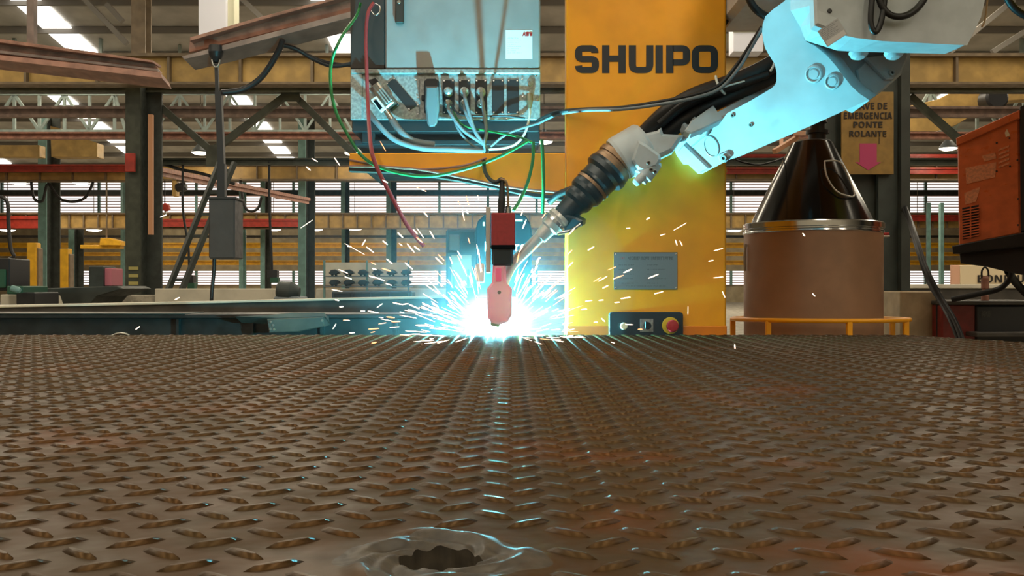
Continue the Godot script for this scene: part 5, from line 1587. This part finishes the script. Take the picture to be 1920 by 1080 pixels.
# ---------------------------------------------------------------- cables
func cables() -> void:
	var gm: Material = mats["grey_cable"]
	cable("grey_hose", gm, [[690, 208, 3.67], [708, 232, 3.65], [740, 262, 3.65], [790, 278, 3.65], [850, 281, 3.65], [905, 284, 3.67]], 0.011, "thick grey hose sweeping from the angled plug to the cable bundle")
	cable("grey_hose", gm, [[736, 226, 3.69], [752, 248, 3.67], [775, 265, 3.67], [815, 272, 3.67]], 0.015, "thick grey hose from the chrome plug collar")
	var glands := [[841, 196, "left gland pair"], [871, 174, "middle gland pair, upper"], [871, 196, "middle gland pair, lower"], [902, 174, "right gland pair, upper"]]
	for g in glands:
		cable("signal_cable", gm, [[g[0], g[1], 3.71], [g[0] + 2, g[1] + 14, 3.68], [g[0] + 6 + (915 - g[0]) * 0.3, 245, 3.67], [908, 272, 3.67], [914, 288, 3.68]], 0.007, "grey signal cable hanging from the %s of the cabinet" % g[2])
	cable("signal_cable", gm, [[846, 205, 3.71], [858, 240, 3.68], [880, 268, 3.68], [912, 286, 3.69]], 0.005, "thin grey signal cable looping left of the bundle")
	cable("white_cable", mats["tie"], [[993, 196, 3.72], [993, 215, 3.70], [986, 245, 3.68], [970, 268, 3.67], [945, 278, 3.67], [915, 280, 3.68]], 0.005, "white cable curving from the round plug to the bundle")
	cable("white_cable", gm, [[1012, 230, 3.69], [965, 245, 3.67], [940, 258, 3.67], [920, 275, 3.68]], 0.005, "pale cable crossing below the round plug")
	cable("black_cable", mats["rubber"], [[846, 196, 3.70], [862, 214, 3.68], [900, 218, 3.68], [950, 218, 3.68], [985, 222, 3.68]], 0.004, "thin black cable lying below the blank plates")
	cable("sensor_cable", mats["rubber"], [[914, 284, 3.67], [908, 300, 3.30], [909, 320, 3.20], [918, 336, 3.15], [930, 342, 3.11], [940, 336, 3.11], [943, 345, 3.11]], 0.007, "dark sensor cable hooking down from the bundle to the red sensor")
	cable("sensor_cable", mats["bronze"], [[938, 336, 3.10], [948, 340, 3.10], [952, 356, 3.10], [953, 388, 3.10]], 0.004, "thin braided cable at the red sensor top")
	# green wires
	var G: Material = mats["green_cable"]
	cable("green_wire", G, [[676, 5, 3.71], [668, 30, 3.67], [640, 70, 3.23], [622, 115, 3.23], [620, 160, 3.23], [630, 210, 3.23], [655, 258, 3.23], [672, 285, 3.23]], 0.0055, "green earth wire bowing out left of the cabinet")
	cable("green_wire", G, [[672, 286, 3.24], [700, 308, 3.23], [750, 325, 3.22], [810, 330, 3.22], [880, 315, 3.22], [940, 292, 3.22], [990, 264, 3.23]], 0.0055, "green earth wire drooping in front of the bracket")
	cable("green_wire", G, [[848, 208, 3.71], [870, 236, 3.68], [920, 246, 3.65], [970, 256, 3.32], [1000, 268, 3.24]], 0.0045, "green wire running from the left gland to the cabinet corner")
	cable("green_wire", G, [[1000, 266, 3.22], [999, 300, 3.22], [990, 340, 3.22], [975, 375, 3.22], [962, 395, 3.20]], 0.0055, "green wire falling towards the red sensor")
	cable("green_wire", G, [[1016, 262, 3.22], [1018, 300, 3.22], [1019, 350, 3.22], [1017, 400, 3.24]], 0.006, "green wire hanging straight beside the column edge")
	cable("red_wire", mats["red_cable"], [[700, 6, 3.72], [690, 25, 3.69], [686, 70, 3.69], [688, 140, 3.67], [690, 200, 3.63], [695, 270, 3.26], [705, 310, 3.21], [735, 370, 3.21], [765, 425, 3.22], [795, 462, 3.23]], 0.007, "long dull red cable hanging down the cabinet front")
	cable("wire_ring", mats["chrome"], [[702, 6, 3.72], [712, 12, 3.71], [711, 24, 3.71], [702, 28, 3.71], [696, 20, 3.71]], 0.003, "small chrome key ring by the red cable")
	cable("brown_wire", mats["rust"], [[655, 300, 3.262], [760, 317, 3.262], [860, 312, 3.262], [912, 296, 3.262]], 0.004, "thin brown wire along the top of the bracket")
	cable("brown_wire", mats["rust"], [[655, 312, 3.262], [770, 316, 3.262], [870, 334, 3.262], [960, 352, 3.262], [1050, 361, 3.262]], 0.005, "brown wire following the lower edge of the bracket")
	# loom hanging from bracket end to robot
	cable("arm_cable", mats["rubber"], [[1008, 226, 3.67], [1040, 211, 3.30], [1090, 205, 3.22], [1160, 202, 3.16], [1230, 192, 3.12], [1300, 178, 3.09], [1345, 162, 3.08], [1375, 130, 3.08], [1400, 95, 3.06], [1428, 50, 3.02]], 0.006, "thin dark cable from the cabinet along the hoses to the robot shoulder")
	cable("arm_cable", gm, [[1008, 232, 3.67], [1045, 215, 3.30], [1095, 207, 3.21], [1165, 205, 3.15], [1235, 196, 3.11], [1300, 184, 3.08], [1350, 166, 3.07], [1385, 128, 3.06], [1408, 90, 3.05], [1430, 52, 3.01]], 0.0055, "thin grey cable paired with the dark one along the hoses")
	cable("black_cable", mats["rubber"], [[1384, -20, 3.30], [1368, 30, 3.30], [1350, 62, 3.29], [1340, 80, 3.29]], 0.005, "black tapering cable end in front of the column lettering")
	cable("black_cable", mats["rubber"], [[1398, -20, 2.95], [1410, 8, 2.95], [1425, 24, 2.96], [1442, 33, 2.97]], 0.012, "black hose entering the robot shoulder from above")
	cable("black_cable", mats["rubber"], [[1030, 380, 3.28], [1045, 366, 3.26], [1062, 358, 3.25], [1085, 350, 3.24]], 0.012, "black torch cable behind the rubber boot")
	cable("black_cable", mats["rubber"], [[1880, -20, 3.2], [1895, 8, 3.2], [1912, 24, 3.2], [1940, 38, 3.2]], 0.012, "black hose in the upper right corner")
	cable("thin_rod", mats["cream"], [[1854, -20, 3.0], [1850, 12, 3.0], [1846, 40, 3.0], [1841, 50, 3.0]], 0.003, "thin pale rod beside the robot shoulder", "rod")
	cable("thin_wire", mats["rubber"], [[1366, 290, 3.6], [1385, 302, 3.7], [1420, 309, 3.8], [1450, 303, 3.9], [1470, 295, 4.0]], 0.004, "thin black wire sagging between column and drum hood", "wire")
	cable("black_cable", mats["rubber"], [[1698, 388, 5.37], [1708, 415, 4.8], [1716, 440, 4.2], [1735, 500, 4.0], [1765, 560, 3.9], [1792, 605, 3.8], [1812, 660, 3.7]], 0.011, "heavy black cable slanting across the red box, upper of two")
	cable("black_cable", mats["rubber"], [[1694, 392, 5.37], [1706, 420, 4.8], [1715, 450, 4.2], [1740, 525, 4.04], [1766, 570, 3.94], [1785, 606, 3.84], [1806, 660, 3.74]], 0.010, "heavy black cable slanting across the red box, lower of two")
	cable("black_cable", mats["rubber"], [[1758, 540, 4.35], [1758, 580, 4.35], [1759, 640, 4.35]], 0.008, "black cable running down the beige cabinet")
	cable("black_cable", mats["rubber"], [[1784, 562, 4.2], [1830, 552, 4.15], [1872, 542, 4.1], [1892, 525, 4.0], [1898, 505, 3.9]], 0.012, "black cable rising from the red box to the shelf")
	cable("black_cable", mats["rubber"], [[1890, 508, 3.95], [1905, 530, 4.0], [1930, 556, 4.0]], 0.016, "thick black cable leaving the frame below the shelf")
	# upper left cables
	cable("festoon_cable", mats["black"], [[530, 75, 6.9], [520, 100, 6.95], [490, 145, 7.0], [455, 168, 7.0], [415, 174, 6.95]], 0.022, "heavy black cable from the monorail to the hanging rod")
	cable("festoon_cable", mats["black"], [[530, 85, 7.0], [555, 92, 7.05], [590, 112, 7.1], [625, 124, 7.1], [665, 118, 7.1]], 0.016, "black cable sagging behind the green earth wire")
	cable("festoon_cable", mats["black"], [[535, 86, 7.05], [570, 100, 7.1], [610, 116, 7.15], [665, 124, 7.15]], 0.012, "second black cable sagging behind the green earth wire")
	cable("festoon_cable", mats["black"], [[0, 368, 25.0], [14, 380, 25.0], [16, 420, 25.0], [20, 465, 25.0], [26, 480, 25.0], [18, 486, 25.0]], 0.05, "black cable hanging at the far left edge")
	cable("festoon_cable", mats["black"], [[58, 338, 33.4], [64, 372, 33.4], [80, 376, 33.4], [90, 345, 33.4], [112, 372, 33.4], [140, 378, 33.4], [162, 368, 33.4], [176, 338, 33.4]], 0.05, "looped festoon cable under the second girder at left")
	cable("festoon_cable", mats["black"], [[450, 335, 33.4], [458, 385, 33.4], [470, 396, 33.4], [484, 390, 33.4], [490, 370, 33.4]], 0.05, "looped festoon cable right of the pendant box")
	cable("black_cable", mats["black"], [[300, 306, 21.3], [340, 318, 21.3], [380, 326, 21.3], [440, 345, 21.3]], 0.035, "black cable along the receding rail")

# ---------------------------------------------------------------- arc, fume and sparks
func sliver() -> ArrayMesh:
	# a molten sliver, unit length along y
	return lathe([[0.0, -0.5], [0.35, -0.42], [0.5, -0.15], [0.5, 0.25], [0.3, 0.45], [0.0, 0.5]], 6)

func arc_and_sparks() -> void:
	var a := thing("welding_arc", "blinding white welding arc on the table under the pink shield", "welding arc", ARC)
	var st := start()
	add_lathe(st, [[0.0, -0.03], [0.018, -0.024], [0.028, -0.006], [0.024, 0.012], [0.011, 0.03], [0.0, 0.036]], 18, Transform3D.IDENTITY)
	part(a, "arc_flame", st.commit(), mats["arc_core"], ARC)
	# welding fume, also added to make the glare and halo round the arc
	for f in [["arc_glare_fume", Vector3(0.26, 0.20, 0.24), Vector3(0, 0.01, 0), 0.3], ["arc_glare_smoke", Vector3(0.55, 0.42, 0.45), Vector3(0.0, 0.06, 0.0), 0.055], ["arc_glare_smoke", Vector3(0.95, 0.75, 0.7), Vector3(0.0, 0.12, 0.0), 0.026], ["arc_glare_smoke", Vector3(1.6, 1.3, 1.0), Vector3(0.04, 0.26, 0.0), 0.007], ["arc_glare_smoke", Vector3(0.30, 1.0, 0.3), Vector3(0.13, 0.34, 0.05), 0.02]]:
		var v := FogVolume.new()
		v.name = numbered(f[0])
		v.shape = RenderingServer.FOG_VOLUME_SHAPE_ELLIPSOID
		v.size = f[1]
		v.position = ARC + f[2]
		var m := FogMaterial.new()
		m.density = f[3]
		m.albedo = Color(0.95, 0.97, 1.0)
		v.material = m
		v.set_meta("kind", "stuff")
		v.set_meta("label", "welding fume around the arc, added to give its glare and halo")
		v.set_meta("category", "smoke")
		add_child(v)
	# sparks
	var mesh := sliver()
	var spots := []
	for s in [[258, 615, 40, 10, 0], [627, 612, 60, 12, 0], [1378, 652, 95, 14, 0], [575, 420, 35, 28, 0], [590, 300, -30, 14, 0], [632, 303, -55, 20, 0], [578, 316, -40, 12, 0], [718, 274, -60, 22, 1], [722, 340, -30, 12, 0], [1526, 553, -50, 8, 0], [1507, 440, -50, 8, 0], [1275, 425, 30, 30, 0], [1268, 455, -75, 12, 0], [1277, 456, -62, 12, 1], [1243, 440, 15, 10, 0], [1178, 428, 5, 8, 0], [1215, 410, 30, 8, 0], [1347, 468, 15, 18, 0], [1347, 520, 5, 20, 0], [1357, 552, -65, 14, 0], [1333, 489, 12, 10, 0], [1177, 508, 25, 18, 0], [1225, 518, 22, 22, 0], [1235, 549, 15, 18, 0], [1108, 466, 30, 14, 0], [1130, 523, 30, 20, 0], [1135, 538, 25, 12, 0], [1157, 567, 5, 10, 0], [1104, 564, 8, 14, 0], [1127, 563, 5, 10, 0], [1131, 600, -45, 10, 0], [1290, 582, 88, 16, 1], [665, 467, -30, 45, 0], [682, 455, 60, 14, 0], [722, 455, -40, 12, 0], [730, 490, -40, 16, 0], [655, 462, 0, 8, 0], [790, 355, -25, 22, 1], [810, 440, -60, 18, 0], [788, 437, -55, 24, 0], [770, 465, -50, 22, 0], [306, 405, 20, 14, 0], [332, 560, 30, 10, 0], [1095, 580, 5, 12, 0], [1068, 630, 5, 14, 0], [860, 520, -55, 34, 0], [700, 585, -12, 22, 0], [725, 600, -10, 24, 0], [712, 573, 35, 14, 0], [760, 570, 10, 12, 0], [640, 575, 5, 8, 0]]:
		spots.append([s[0], s[1], s[2], s[3], s[4], rng.randf_range(2.9, 3.24)])
	while spots.size() < 290:
		var far := rng.randf()
		var an := deg_to_rad(rng.randf_range(-12.0, 192.0))
		var r := 62.0 + 95.0 * rng.randf() if far < 0.55 else 110.0 + 190.0 * pow(rng.randf(), 1.5)
		var x := 925.0 + cos(an) * r * 1.05
		var y := 628.0 - sin(an) * r * 0.92
		if y > 645.0 or (x > 1075.0 and rng.randf() < 0.6):
			continue
		if x > 905.0 and x < 968.0 and y < 612.0 and y > 390.0:
			continue
		var tilt := rad_to_deg(an) + rng.randf_range(-9.0, 9.0) - (8.0 if r > 170.0 else 0.0) * signf(cos(an))
		var len := rng.randf_range(16.0, 52.0) if far < 0.55 else rng.randf_range(7.0, 22.0)
		var dd := 3.2 + rng.randf_range(-0.22, 0.18) * r / 200.0
		if y > 628.0:
			dd = minf(dd, 288.0 / (y - 540.0) - 0.05)
		elif x > 1040.0:
			dd = minf(dd, 3.24)
		spots.append([x, y, tilt, len, 1 if rng.randf() < 0.3 else 0, dd])
	for s in spots:
		var d: float = s[5]
		if s[1] > 628.0:
			d = minf(d, 288.0 / (s[1] - 540.0) - 0.05)
		elif s[0] > 1060.0 and s[0] < 1365.0:
			d = minf(d, 3.245)
		var k := d / F
		var dir := Vector3(cos(deg_to_rad(s[2])), sin(deg_to_rad(s[2])), rng.randf_range(-0.25, 0.25)).normalized()
		var w := rng.randf_range(1.3, 2.4) * k * (1.0 if s[3] < 24.0 else 0.62)
		var b := along(dir)
		var o := solo("glowing_spark", mesh, mats["spark_orange" if s[4] == 1 else "spark_white"], at(s[0], s[1], d), Basis(b.x * w, b.y * s[3] * k, b.z * w), "small glowing white-orange spark sliver flying out from the welding arc", "spark", "welding sparks around the arc")
